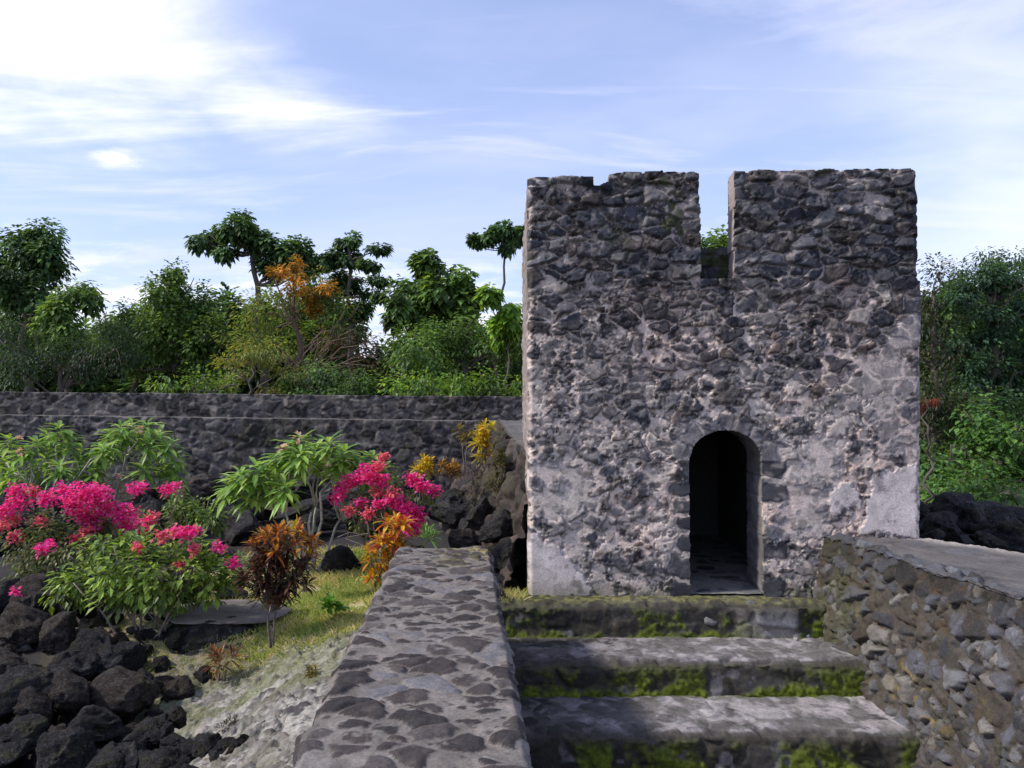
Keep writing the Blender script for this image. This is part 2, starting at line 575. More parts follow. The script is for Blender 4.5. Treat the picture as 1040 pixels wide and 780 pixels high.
# ------------------------------------------------------------------ the tower
def tower():
    base = (T_L[0] + T_R[0]) / 2, (T_L[1] + T_R[1]) / 2 + 2.0, T_B
    root = thing("stone_tower", "grey rubble stone fort tower with two square merlons and an arched doorway", "tower", base)
    res = 0.0105
    nu, nv = int(T_W / res), int(4.42 / res)
    s = np.linspace(0, 1, nu); zz = np.linspace(T_B - .05, 2.40, nv)
    S, Z = np.meshgrid(s, zz, indexing='ij')
    umax = T_W + np.where(Z > 1.22, 0.0, .035 - .055 * (1.22 - Z) / 3.2) + .045 * (fb2(Z, Z * 0, .17, 4, 61) - .5)
    umin = .030 * (fb2(Z, Z * 0 + 3, .17, 4, 62) - .5)
    U = umin + S * (umax - umin)

    def pix(px, py):                       # photo pixel -> u, z on the front
        w = at(px, py, 8.0)
        t = (w.x - T_L[0]) / EX[0]
        Yp = 8.0
        for _ in range(3):
            Yp = T_L[1] + t * EX[1]
            w = at(px, py, Yp); t = (w.x - T_L[0]) / EX[0]
        return t, w.z

    # ---- stone, mortar and plaster
    n1 = fb2(U, Z, .9, 4, 63); n2 = fb2(U, Z, .35, 4, 64)
    LAVA_T = [(.036, .037, .045), (.050, .051, .060), (.070, .070, .080), (.10, .098, .106), (.15, .143, .145), (.065, .056, .052), (.045, .045, .052), (.21, .195, .19), (.12, .10, .09), (.085, .082, .09)]
    low = 1 - sm(-.9, 1.15, Z + .9 * (n1 - .5))             # more mortar low down
    mort = 0.12 + 0.44 * low + .44 * (n1 - .5)
    # the merlons are built of flatter darker stones
    up = sm(1.0, 1.25, Z)
    hA, cA, stA = masonry(U, Z, .165, .115, 65, .062, mort, LAVA_T, (.57, .495, .44), .5, jit=.95, wv=1.0, smear=.20 + .35 * low, flat=.35, rg=.35, mnz=.7, crack=1.0)
    LAVA_D = [(.036, .039, .052), (.050, .054, .070), (.064, .068, .086), (.092, .096, .112), (.14, .138, .145), (.062, .056, .056)]
    hB, cB, stB = masonry(U, Z, .205, .105, 66, .080, .13 + .34 * (n1 - .45), LAVA_D, (.42, .37, .345), .45, jit=.95, wv=1.0, tilt=1.2, smear=.35, flat=.3, rg=.35, mnz=.7, crack=1.0)
    hC, cC, stC = masonry(U, Z, .085, .06, 67, .040, .2 + .3 * low, LAVA_T, (.54, .47, .42), .5, wv=.9, tilt=1.0, smear=.5, rg=.35, crack=.8)
    h = hA * (1 - up) + hB * up; c = lerp(cA, cB, up); st = stA * (1 - up) + stB * up
    tiny = sm(.56, .66, n2) * (1 - .6 * up)
    hc = hC + .012
    h = np.where(tiny > .5, np.maximum(h * .55, hc), h); c = lerp(c, cC, sm(.4, .6, tiny))
    # scraped brownish-pink mortar and a dirty dark wash in places
    pk = sm(.52, .66, fb2(U, Z, .55, 4, 68)) * .40 * (.4 + .6 * low)
    c = lerp(c, c * np.array((1.25, 1.02, .92)) + np.array((.03, .016, .010)), pk)
    # white limewash rubbed over the lower wall
    wash = sm(.54, .74, fb2(U, Z, .22, 5, 69, .62)) * low * .5
    c = lerp(c, np.array((.52, .475, .45)), wash)
    spot = sm(.62, .72, fb2(U, Z, .055, 4, 171, .6)) * (.25 + .75 * low)
    c = lerp(c, np.array((.55, .50, .475)), spot * .8)
    grime = sm(.50, .66, fb2(U, Z, .42, 5, 172, .6)) * (.75 - .60 * low)
    c = c * (1 - .50 * grime)[..., None]
    h = h * (1 - .30 * low)
    hole = sm(.60, .68, fb2(U, Z, .07, 4, 173, .6))
    coat = sm(.53, .60, fb2(U, Z, .55, 6, 177, .6)) * sm(.2, .6, low)
    h = lerp(h[..., None], (.030 + .5 * (h - .03) * .5 + .010 * (fb2(U, Z, .12, 4, 178) - .5))[..., None], coat * .75)[..., 0]
    c = lerp(c, np.array((.56, .495, .455)) * (.55 + .9 * fb2(U, Z, .10, 5, 179, .65))[..., None], coat * .5)
    hD, cD, stD = masonry(U, Z, .185, .135, 191, .060, .46 + .5 * (n1 - .5), LAVA_D, (.4, .36, .34), .5, jit=1.0, wv=1.0, smear=.12, flat=.4, rg=.35, mnz=.8)
    mD = stD * sm(.15, .6, low) * sm(.47, .57, fb2(U, Z, .34, 4, 192))
    c = lerp(c, cD, mD * .85); h = np.maximum(h, (hD + .006) * mD)
    h = h - .020 * hole
    c = c * (1 - .45 * hole)[..., None]
    h = h + .009 * (fb2(U, Z, .045, 4, 174, .65) - .5)
    # surviving plaster patches
    def patch(poly, soft=.03, rag=.13, sd=0):
        P2 = np.array([pix(*q) for q in poly])
        d = np.full(U.shape, 1e9); inside = np.zeros(U.shape, bool)
        for a, b in zip(P2, np.roll(P2, -1, 0)):
            ab = b - a
            t = np.clip(((U - a[0]) * ab[0] + (Z - a[1]) * ab[1]) / (ab @ ab), 0, 1)
            d = np.minimum(d, np.hypot(U - a[0] - t * ab[0], Z - a[1] - t * ab[1]))
            cr = (a[1] > Z) != (b[1] > Z)
            xx = a[0] + (Z - a[1]) / (b[1] - a[1] + 1e-9) * ab[0]
            inside ^= cr & (U < xx)
        sd_ = np.where(inside, d, -d) + rag * (fb2(U, Z, .16, 4, 70 + sd) - .5) + .07 * (fb2(U, Z, .045, 3, 180 + sd) - .5)
        return sm(-soft * .3, soft, sd_)
    pl = np.zeros(U.shape)
    for k, poly in enumerate([
        [(534, 541), (546, 541), (570, 556), (588, 575), (601, 597), (600, 606), (534, 610)],
        [(884, 482), (931, 470), (933, 548), (874, 540), (879, 512)],
        [(850, 486), (868, 488), (872, 516), (846, 516)],
        [(905, 330), (936, 318), (936, 352), (890, 362)],
        [(862, 362), (890, 355), (936, 372), (936, 398), (880, 400)],
        [(535, 470), (575, 468), (600, 485), (612, 520), (560, 530), (536, 520)],
        [(890, 400), (936, 405), (936, 470), (880, 470)],
        [(780, 470), (850, 440), (860, 500), (830, 545), (790, 550)],
    ]):
        pl_k = patch(poly, .025, .10 if k < 2 else .30, k)
        pl = np.maximum(pl, pl_k * (1.0 if k < 3 else (.55 if k in (3, 4) else .45)))
    ph = .045 + .010 * (fb2(U, Z, .4, 3, 81) - .5) + .004 * (fb2(U, Z, .06, 3, 82) - .5)
    pc = np.array((.62, .565, .55)) * (.50 + .9 * fb2(U, Z, .20, 6, 83, .65))[..., None]
    pc = lerp(pc, np.array((.17, .155, .145)), sm(.60, .72, fb2(U, Z, .13, 5, 181, .6)) * .7)
    crack = sm(.02, .0, np.abs(fb2(U, Z, .35, 4, 84) - .5)) * .35
    pc = lerp(pc, np.array((.16, .15, .15)), crack)
    strong = sm(.6, .95, pl)
    h = np.where(pl > .01, np.maximum(h * (1 - .55 * pl), ph * np.minimum(1, pl * 1.25)), h)
    c = lerp(c, pc, np.clip(pl * 1.05, 0, 1) * (.55 + .45 * strong))
    # moss in a few joints, damp green foot
    mo = sm(.66, .74, fb2(U, Z, .3, 4, 85)) * up * .7
    a_, b_ = pix(628, 245); mo = np.maximum(mo, .8 * np.exp(-((U - a_) / .10) ** 2 - ((Z - b_) / .16) ** 2) * sm(.4, .55, n2))
    foot = (1 - sm(T_B + .02, T_B + .22, Z + .2 * (n2 - .5)))
    c = lerp(c, np.array((.055, .065, .022)), np.clip(mo + .5 * foot, 0, 1))

    # ---- dressed stones round the doorway
    dl, zb = pix(701, 604); dr, _ = pix(774.5, 604); _, zt = pix(738, 437)
    cu, rw = (dl + dr) / 2, (dr - dl) / 2
    spring = zt - rw * .92
    wx = U + .05 * (fb2(U, Z, .13, 4, 175) - .5) * 2; wz = Z + .05 * (fb2(U, Z, .13, 4, 176) - .5) * 2
    ang = np.arctan2(wz - spring, wx - cu)
    rad = np.hypot(wx - cu, (wz - spring) / .92 * 1.0)
    arch_zone = (Z > spring) & (rad > rw * .9) & (rad < rw + .17 + .06 * np.sin(ang * 5 + 1) + .08 * (n2 - .5))
    vo = ang / math.pi * 7.0
    vf = np.abs((vo % 1) - .5)
    va = sm(.5, .34, vf) * sm(.30, .42, n2 + .1) * sm(rw + .22, rw + .15, rad)
    vid = np.floor(vo)
    vc = palette(_hash(vid.astype(int), vid.astype(int) * 0 + 3, vid.astype(int) * 0, 9), LAVA[1:5]) * (.7 + .7 * fb2(U, Z, .08, 4, 86))[..., None]
    h = np.where(arch_zone, np.maximum(h * .8, .004 + .036 * va + .5 * h * (1 - va)), h)
    wl = sm(.58, .74, fb2(U, Z, .12, 4, 87))
    vc = lerp(vc, np.array((.30, .28, .285)), wl * .55)
    c = lerp(c, vc, np.where(arch_zone, sm(.2, .6, va) * .85, 0))
    jamb = {}
    for side in (-1, 1):
        e_ = (wx - cu) * side - rw
        zone = (e_ > -.03) & (e_ < .34) & (Z < spring + .02) & (Z > T_B)
        rowh = .205
        rv = (wz - T_B) / rowh + .25 * (side > 0) + .25 * np.sin(Z * 5 + side)
        ri = np.floor(rv).astype(int)
        wlen = (.10 + .19 * _hash(ri, ri * 0, ri * 0, 12 + side) + (.04 if side > 0 else -.03)) * (_hash(ri, ri * 0, ri * 0 + 4, 12 + side) > (.12 if side > 0 else .35))
        ins = zone & (e_ < wlen)
        fv = np.abs(rv - ri - .5)
        q = sm(.46, .27, fv + .12 * (n2 - .5)) * sm(wlen, wlen - .07, e_ + .06 * (n2 - .5))
        dark = palette(_hash(ri, ri * 0 + 1, ri * 0, 13 + side), [(.035, .036, .045), (.05, .05, .06), (.07, .07, .08)]) * (.7 + .6 * fb2(U, Z, .08, 4, 88))[..., None]
        h = np.where(ins, np.maximum(h * .7, .028 * q), h)
        c = lerp(c, lerp(dark, c, wl * .35), np.where(ins, sm(.25, .55, q), 0))
    jm = (arch_zone | ((np.abs(U - cu) < rw + .20) & (Z <= spring)))

    h = h * .78
    c = c * np.array((1.03, 1.0, .96))
    # ---- what is open: doorway, the gap between the merlons, the sky above
    a0, _ = pix(710.5, 200); a1, _ = pix(744.5, 200); _, sill = pix(727, 283)
    notch0, zn = pix(603, 183); notch1, _ = pix(618, 183)
    ztL = pix(570, 179.5)[1]; ztM = pix(660, 175.5)[1]; ztR = pix(840, 173)[1]
    ztop = np.where(U < notch0, ztL, np.where(U < notch1, zn - .05 + .35 * np.maximum(0, np.abs(U - notch0 - .045) - .02), np.where(U < (a0 + a1) / 2, ztM, ztR)))
    ztop = ztop + .055 * (fb2(U, U * 0, .16, 4, 89) - .5)
    e1 = .03 * (fb2(Z, Z * 0 + 9, .18, 3, 90) - .5); e2 = .05 * (fb2(Z, Z * 0 + 5, .4, 3, 91) - .5)
    gap = (U > a0 + e1) & (U < a1 + e2) & (Z > sill + .02 * (n2 - .5))
    Ud = U + .035 * (fb2(U, Z, .12, 4, 193) - .5)
    door = (np.abs(Ud - cu) < rw) & (Z > zb - .02) & ((Z < spring) | (((Ud - cu) / rw) ** 2 + ((Z - spring) / (rw * .92)) ** 2 < 1))
    solid_v = (Z < ztop) & ~gap & ~door
    fm = solid_v[:-1, :-1] & solid_v[1:, :-1] & solid_v[:-1, 1:] & solid_v[1:, 1:]
    dist_edge = np.minimum(S, 1 - S) * T_W
    h = h * (.4 + .6 * sm(0, .04, dist_edge))
    # slight batter and a worn, rounded left corner
    hh = h + .010 * (fb2(U, Z, .8, 3, 92) - .5)
    hh = hh - .035 * (1 - sm(0, .05, S * T_W))
    P = np.zeros(U.shape + (3,))
    P[..., 0] = T_L[0] + EX[0] * U + EN[0] * hh
    P[..., 1] = T_L[1] + EX[1] * U + EN[1] * hh
    P[..., 2] = Z
    Q = grid_quads(nu, nv)
    Uc, Zc = U[:-1, :-1], Z[:-1, :-1]
    mer = fm & (Zc > sill + .0)
    regions = {
        "front_wall": fm & ~mer & ~jm[:-1, :-1],
        "door_surround": fm & ~mer & jm[:-1, :-1],
        "merlon_1": mer & (Uc < (a0 + a1) / 2),
        "merlon_2": mer & (Uc >= (a0 + a1) / 2),
    }
    # boundary edges of the whole front -> thickness
    allQ = Q[fm]
    E = np.concatenate([allQ[:, [0, 1]], allQ[:, [1, 2]], allQ[:, [2, 3]], allQ[:, [3, 0]]])
    key = E[:, 0].astype(np.int64) * (nu * nv) + E[:, 1]
    rkey = E[:, 1].astype(np.int64) * (nu * nv) + E[:, 0]
    B = E[~np.isin(key, rkey)]
    Vf, Cf = P.reshape(-1, 3), c.reshape(-1, 3)
    Uf, Zf = U.reshape(-1), Z.reshape(-1)
    mu, mz = Uf[B].mean(1), Zf[B].mean(1)
    isL = (mu < .06) & (np.ptp(Uf[B], axis=1) < .009); isR = (mu > T_W - .06) & (np.ptp(Uf[B], axis=1) < .008)
    isD = (np.abs(mu - cu) < rw + .03) & (mz < zt + .04) & (mz > T_B) & ~isL & ~isR
    isB = mz < T_B - .02
    back = np.array([-EN[0], -EN[1], 0.0])

    def skirt(edges, vec, steps, tint, amp, seed, pinks=0.0):
        k = steps
        A = Vf[edges[:, 0]]; Bv = Vf[edges[:, 1]]
        ts = np.linspace(0, 1, k + 1)
        VV, CC = [], []
        for e_pts, ids in ((A, edges[:, 0]), (Bv, edges[:, 1])):
            pts = e_pts[:, None] + ts[None, :, None] * np.asarray(vec)[None, None]
            nz = (fbm(pts * 7.0, 4, seed) - .5)[..., None]
            nz2 = (fbm(pts * 7.0 + 31, 4, seed + 1) - .5)[..., None]
            pts = pts + amp * sm(0, .12, ts)[None, :, None] * np.concatenate([nz, nz * 0, nz2], -1)
            cc = np.array(tint) * (.35 + 1.3 * fbm(pts * np.array([9, 6, 9]), 4, seed + 2))[..., None]
            f = sm(0, .1, ts)[None, :, None]
            cc = Cf[ids][:, None] * (1 - f) + cc * f
            VV.append(pts); CC.append(cc)
        n = len(edges)
        V = np.concatenate([VV[0].reshape(-1, 3), VV[1].reshape(-1, 3)]); Cc = np.concatenate([CC[0].reshape(-1, 3), CC[1].reshape(-1, 3)])
        i = np.arange(n)[:, None] * (k + 1) + np.arange(k)[None]
        o = n * (k + 1)
        Qs = np.stack([i + 1, o + i + 1, o + i, i], -1).reshape(-1, 4)
        return V, Cc, Qs

    splay = np.array([0.006, 3.9, 0]) + 0 * back
    sk = {}
    sk["side_wall_1"] = [skirt(B[isL], splay, 24, (.27, .225, .20), .06, 101)]
    sk["side_wall_2"] = [skirt(B[isR], back * 3.9, 24, (.20, .185, .185), .05, 102)]
    rest = ~(isL | isR | isD | isB)
    left = mu < (a0 + a1) / 2
    sk["merlon_1"] = [skirt(B[rest & left & (mz > sill + .03)], back * .36, 6, (.22, .19, .18), .02, 103)]
    sk["merlon_2"] = [skirt(B[rest & ~left & (mz > sill + .03)], back * .26, 6, (.33, .27, .25), .02, 104)]
    sk["front_wall"] = [skirt(B[rest & (mz <= sill + .03)], back * .36, 6, (.15, .14, .13), .02, 105)]
    sk["door_surround"] = [skirt(B[isD], back * .62, 10, (.17, .16, .155), .02, 106)]
    # merlon backs
    for nm, u0, u1, zt_ in (("merlon_1", 0.02, a0 - .01, ztL - .03), ("merlon_2", a1 + .01, T_W - .03, ztR - .03)):
        o3 = np.array([T_L[0], T_L[1], 0]) + back * (.355 if nm == 'merlon_1' else .255)
        cs = [o3 + np.array([EX[0] * u, EX[1] * u, z]) for u, z in ((u0, .9), (u0, zt_), (u1, zt_), (u1, .9))]
        sk[nm].append((np.array(cs), np.full((4, 3), .12), np.array([[0, 1, 2, 3]])))
    names = {"front_wall": "front_wall", "door_surround": "door_surround", "merlon_1": "merlon", "merlon_2": "merlon",
             "side_wall_1": "side_wall", "side_wall_2": "side_wall"}
    for k, nm in names.items():
        VV, CC, QQ, o = [], [], [], 0
        if k in regions:
            V, Cc, Qr = compact(Vf, Cf, Q[regions[k]])
            VV.append(V); CC.append(Cc); QQ.append(Qr); o = len(V)
        for V, Cc, Qs in sk.get(k, []):
            VV.append(V); CC.append(Cc); QQ.append(Qs + o); o += len(V)
        mesh_np(nm, np.concatenate(VV), quads=np.concatenate(QQ), col=np.concatenate(CC), mat=M_STONE, parent=root, loc=base)

    # ---- recessed wall seen through the gap, roof deck, dark room
    def loc3(u, dpt, z):
        return np.array([T_L[0] + EX[0] * u, T_L[1] + EX[1] * u, z]) + back * dpt
    n, m = 60, 70
    uu, zz2 = np.meshgrid(np.linspace(a0 - .35, a1 + .35, n), np.linspace(1.02, pix(727, 251)[1] * 1.045, m), indexing='ij')
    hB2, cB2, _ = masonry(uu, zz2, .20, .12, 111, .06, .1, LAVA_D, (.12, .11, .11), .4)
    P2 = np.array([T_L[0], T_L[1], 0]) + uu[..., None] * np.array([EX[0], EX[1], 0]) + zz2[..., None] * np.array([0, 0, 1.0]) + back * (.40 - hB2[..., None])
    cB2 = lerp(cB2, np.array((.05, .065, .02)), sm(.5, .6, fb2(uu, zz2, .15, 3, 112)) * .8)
    P2[:, -1] += np.array([0, .3, -.02]) ; 
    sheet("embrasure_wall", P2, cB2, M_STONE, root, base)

    def slab(name, c0, c1, tint, mat=M_STONE):
        # box between two corners given in tower coordinates u, depth, z, finely roughened
        (u0, d0, z0), (u1, d1, z1) = c0, c1
        pts = [loc3(u, d, z) for z in (z0, z1) for u, d in ((u0, d0), (u1, d0), (u1, d1), (u0, d1))]
        q = [(0, 3, 2, 1), (4, 5, 6, 7), (0, 1, 5, 4), (1, 2, 6, 5), (2, 3, 7, 6), (3, 0, 4, 7)]
        return mesh_np(name, np.array(pts), quads=q, col=np.full((8, 3), 1.0) * np.array(tint), mat=mat, parent=root, loc=base, smooth=False)
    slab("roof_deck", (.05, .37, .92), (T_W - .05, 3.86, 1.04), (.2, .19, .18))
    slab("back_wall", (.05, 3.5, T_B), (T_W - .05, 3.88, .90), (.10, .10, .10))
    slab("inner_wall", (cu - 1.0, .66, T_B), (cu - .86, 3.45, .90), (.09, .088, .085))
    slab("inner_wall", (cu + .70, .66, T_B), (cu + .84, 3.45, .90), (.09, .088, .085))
    # door floor: worn threshold slab
    n, m = 90, 110
    uu, dd = np.meshgrid(np.linspace(cu - .98, cu + .82, n), np.linspace(.0, 3.6, m) , indexing='ij')
    hh, cc, _ = masonry(uu, dd, .30, .3, 121, .02, .6, LAVA, (.22, .21, .20), .4)
    zf = zb + .005 + hh * .6
    P3 = np.array([T_L[0], T_L[1], 0]) + uu[..., None] * np.array([EX[0], EX[1], 0]) + dd[..., None] * back
    P3[..., 2] = zf
    out_ = (np.abs(uu - cu) > rw + .03) & (dd < .62)
    P3[..., 2] = np.where(out_, T_B - .05, P3[..., 2])
    sheet("threshold", P3, cc, M_CONC, root, base)


# ------------------------------------------------------------------ steps
MOSS = np.array((.105, .135, .012))


def steps():
    root = thing("stone_steps", "mossy wide stone steps leading up to the arched tower door", "steps", (1.6, 7.2, -2.6))
    loc = np.array((1.6, 7.2, -2.6))
    prof = [(8.12, 7.74, -1.965, -2.31), (7.76, 7.02, -2.295, -2.61), (7.04, 6.24, -2.595, -2.92), (6.26, -1.5, -2.905, -3.0)]
    for k, (yb, yf, z0, z1) in enumerate(prof):
        x0, x1 = (-.30 if k == 0 else -.75), 3.75
        near = k == 3
        tl, rl = yb - yf, z0 - z1
        res = .013
        nt = int(tl / (res if not near else .05)); nr = max(3, int(rl / res))
        nx = int((x1 - x0) / (res if not near else .04))
        pv = np.concatenate([np.linspace(0, tl, nt), tl + np.linspace(.012, rl, nr)])
        xx, vv = np.meshgrid(np.linspace(x0, x1, nx), pv, indexing='ij')
        ist = vv <= tl
        wob = .035 * (fb2(xx, xx * 0 + k, .35, 4, 130 + k) - .5)
        ty = np.where(ist, yb - vv, yf) ; tz = np.where(ist, z0, z0 - (vv - tl))
        ty = ty - wob * sm(tl * .55, tl, vv)
        if k == 0:
            ty = ty - 0.05 * sm(2.15, 2.3, xx) * (1 - sm(2.75, 2.9, xx)) * sm(.1, .3, vv)
        # worn nose
        nose = np.exp(-((vv - tl) / .035) ** 2)
        ty = ty + .018 * nose; tz = tz - .018 * nose
        hT, cT, sT = masonry(xx, vv * 1.0, .20, .17, 140 + k, .024, .58, [(.04, .037, .036), (.06, .056, .056), (.085, .08, .08), (.12, .11, .11)], (.29, .265, .26), .8, jit=1.0, wv=1.2, smear=.6, flat=.4, mnz=1.2, crack=.6)
        hR, cR, sR = masonry(xx, vv, .30, .19, 150 + k, .035, .35, LAVA, (.15, .14, .12), .5, wv=.6)
        P = np.stack([xx, ty - np.where(ist, 0, hR), tz + np.where(ist, hT, 0)], -1)
        n1 = fb2(xx, vv, .32, 5, 160 + k, .6); n2 = fb2(xx, vv, .06, 3, 165 + k)
        # treads: pale worn cement, dark stones showing, moss fringe at back, darker towards the left
        pale = sm(.3, 1.8, xx + 1.2 * (n1 - .5))
        ct = lerp(cT, np.array((.36, .335, .35)) * (.7 + .6 * fb2(xx, vv, .12, 4, 171))[..., None], np.clip(.05 + .5 * pale * sm(.35, .55, n1 + .1), 0, 1))
        grey = sm(.44, .55, fb2(xx, vv, .22, 5, 174 + k, .62) * .6 + n1 * .4)
        ct = lerp(ct, np.array((.065, .062, .052)), grey * .7)
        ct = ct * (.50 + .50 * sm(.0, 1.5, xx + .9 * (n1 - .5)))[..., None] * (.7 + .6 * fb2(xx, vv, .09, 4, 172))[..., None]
        tb = np.exp(-(vv / .07) ** 2) * sm(.38, .55, n1 + .2 * (n2 - .5))
        ct = lerp(ct, MOSS * .8, np.clip(tb, 0, 1) * .8)
        if k == 0:
            ct = lerp(ct, lerp(np.array((.045, .045, .02)), np.array((.16, .16, .04)), sm(.4, .6, n2)), .8)
        fz = (vv - tl) / rl
        dirt = np.array((.027, .024, .015)) * (.4 + 1.2 * n2)[..., None]
        cr = lerp(cR, dirt, .74)
        amt = sm(.50, .66, n1 + .17 * (sm(.65, 1.0, fz)) + .20 * (n2 - .5) + (.04 if k == 1 else -.02) + .05 * sm(.0, 1.6, xx))
        reg = sm(2.12, 2.24, xx + .1 * (n2 - .5)) * (1 - sm(2.70, 2.80, xx)) * (k == 0)
        cr = lerp(cr, np.clip(cR * 1.9, 0, .5), reg * .8); amt = amt * (1 - .7 * reg)
        thick = fb2(xx, vv, .028, 3, 180 + k)
        cr = lerp(cr, MOSS * (.25 + 1.7 * thick)[..., None], amt * .95)
        ls = sm(.66, .72, fb2(xx, vv, .14, 3, 185 + k))
        cr = lerp(cr, np.array((.22, .21, .215)), ls * .6 * (1 - amt))
        P[..., 1] -= np.where(ist, 0, amt * .018 * (.4 + 1.2 * thick))
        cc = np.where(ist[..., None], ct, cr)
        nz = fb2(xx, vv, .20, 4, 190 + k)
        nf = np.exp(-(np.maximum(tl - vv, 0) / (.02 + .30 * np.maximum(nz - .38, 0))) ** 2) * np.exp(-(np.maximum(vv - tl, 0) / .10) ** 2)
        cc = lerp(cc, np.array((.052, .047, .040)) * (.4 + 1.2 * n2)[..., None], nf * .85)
        P[..., 2] -= .035 * nf * sm(.45, .6, nz) * ist
        # damp green towards the right end
        rg = sm(3.0, 3.25, xx + .3 * (n1 - .5) - .1 * k) * .6
        cc = lerp(cc, np.array((.10, .10, .05)) * (.6 + .8 * n2)[..., None], rg)
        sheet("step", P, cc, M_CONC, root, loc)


# ------------------------------------------------------------------ walkway wall on the left
def walkway():
    loc = np.array((-.6, 5.0, -2.2))
    root = thing("stone_walkway", "low wall top paved with dark cobbles in mortar, running up to the tower", "wall", loc)
    y0, y1 = 0.2, 7.42
    res = .0085
    ny = int((y1 - y0) / res); nx = 112
    s, yy = np.meshgrid(np.linspace(0, 1, nx), np.linspace(y0, y1, ny), indexing='ij')
    eL = .05 * (fb2(yy, yy * 0, .18, 4, 201) - .5) * 2; eR = .018 * (fb2(yy, yy * 0 + 7, .15, 4, 202) - .5) * 2
    a = xl(yy) + eL; b = xr(yy) + eR
    xx = a + (b - a) * s
    h, c, st = masonry(xx, yy, .150, .118, 203, .040, .41, [(.034, .028, .027), (.044, .035, .033), (.056, .045, .042), (.072, .060, .057), (.032, .028, .028), (.13, .125, .13), (.050, .040, .037)], (.165, .145, .128), .38, jit=1.0, wv=.9, tilt=.5, smear=.25, flat=.45, mnz=.75)
    for _ in range(2):
        h[1:-1, 1:-1] = (h[1:-1, 1:-1] * 2 + h[:-2, 1:-1] + h[2:, 1:-1] + h[1:-1, :-2] + h[1:-1, 2:]) / 6
    n1 = fb2(xx, yy, .5, 4, 204); n2 = fb2(xx, yy, .08, 4, 205)
    # worn polished stones with blue-grey tops
    c = lerp(c, c * np.array((.9, .98, 1.12)) + .02, sm(.55, .7, n1) * .5)
    lich = sm(6.0, 7.2, yy + .8 * (n1 - .5)) * sm(.5, .62, n2) * sm(.3, .7, s)
    c = lerp(c, np.array((.23, .20, .06)), lich * .5)
    c = c * (.8 + .4 * n2)[..., None]
    ed = np.minimum(s, 1 - s) * .9
    zz = WALK_Z + h - .03 + .02 * (n1 - .5) - .03 * (1 - sm(0, .035, ed)) - .03 * (1 - sm(0, .06, y1 - yy))
    P = np.stack([xx, yy, zz], -1)
    k = 22
    t = np.linspace(0, 1, k + 1)[1:]
    for sgn, idx in ((-1, 0), (1, -1)):
        e = np.repeat(P[idx][None], k, 0)
        uu, vv = np.meshgrid(-t * .34, P[idx][:, 1], indexing='ij')
        hh, ch, _ = masonry(vv, uu, .17, .12, 206 + sgn, .035, .2, LAVA, (.17, .155, .145), .5, wv=.7)
        f = sm(0, .12, t)[:, None]
        e[..., 0] += sgn * (hh - .015) * f
        e[..., 2] -= t[:, None] * .34
        cc = lerp(c[idx][None] + np.zeros((k, 1, 1)), ch, f + uu * 0)
        if sgn < 0:
            P = np.concatenate([e[::-1], P]); c = np.concatenate([cc[::-1], c])
        else:
            P = np.concatenate([P, e]); c = np.concatenate([c, cc])
    sheet("wall_top", P, c, M_STONE, root, loc)
    # side faces and far end
    def face(path, seed, flip, zb=-3.2, tint=1.0):
        path = np.array(path); seg = np.linalg.norm(np.diff(path, axis=0), axis=1); L = np.concatenate([[0], np.cumsum(seg)])
        n = int(L[-1] / .022); m = int((WALK_Z - zb) / .022)
        u, z = np.meshgrid(np.linspace(0, L[-1], n), np.linspace(zb, WALK_Z - .26, m), indexing='ij')
        px, py = np.interp(u, L, path[:, 0]), np.interp(u, L, path[:, 1])
        h, c, st = masonry(u, z, .19, .15, seed, .05, .3, LAVA, (.2, .185, .18), .5, wv=.6)
        P = np.stack([px, py, z], -1)
        d = path[-1] - path[0]; nrm = np.array([d[1], -d[0], 0]) / np.hypot(*d) * (1 if not flip else -1)
        P = P + nrm * (h - .05)[..., None]
        mo = sm(.5, .65, fb2(u, z, .3, 4, seed + 3)) * (1 - sm(-2.6, -1.6, z))
        sheet("wall_face", P, lerp(c, MOSS * .6, mo * .7), M_STONE, root, loc)
    face([(xr(y0), y0), (xr(y1), y1)], 210, False)
    face([(xl(y0) - .01, y0), (xl(y1) - .01, y1)], 214, True)
    face([(xl(y1), y1), (xr(y1), y1)], 218, True)


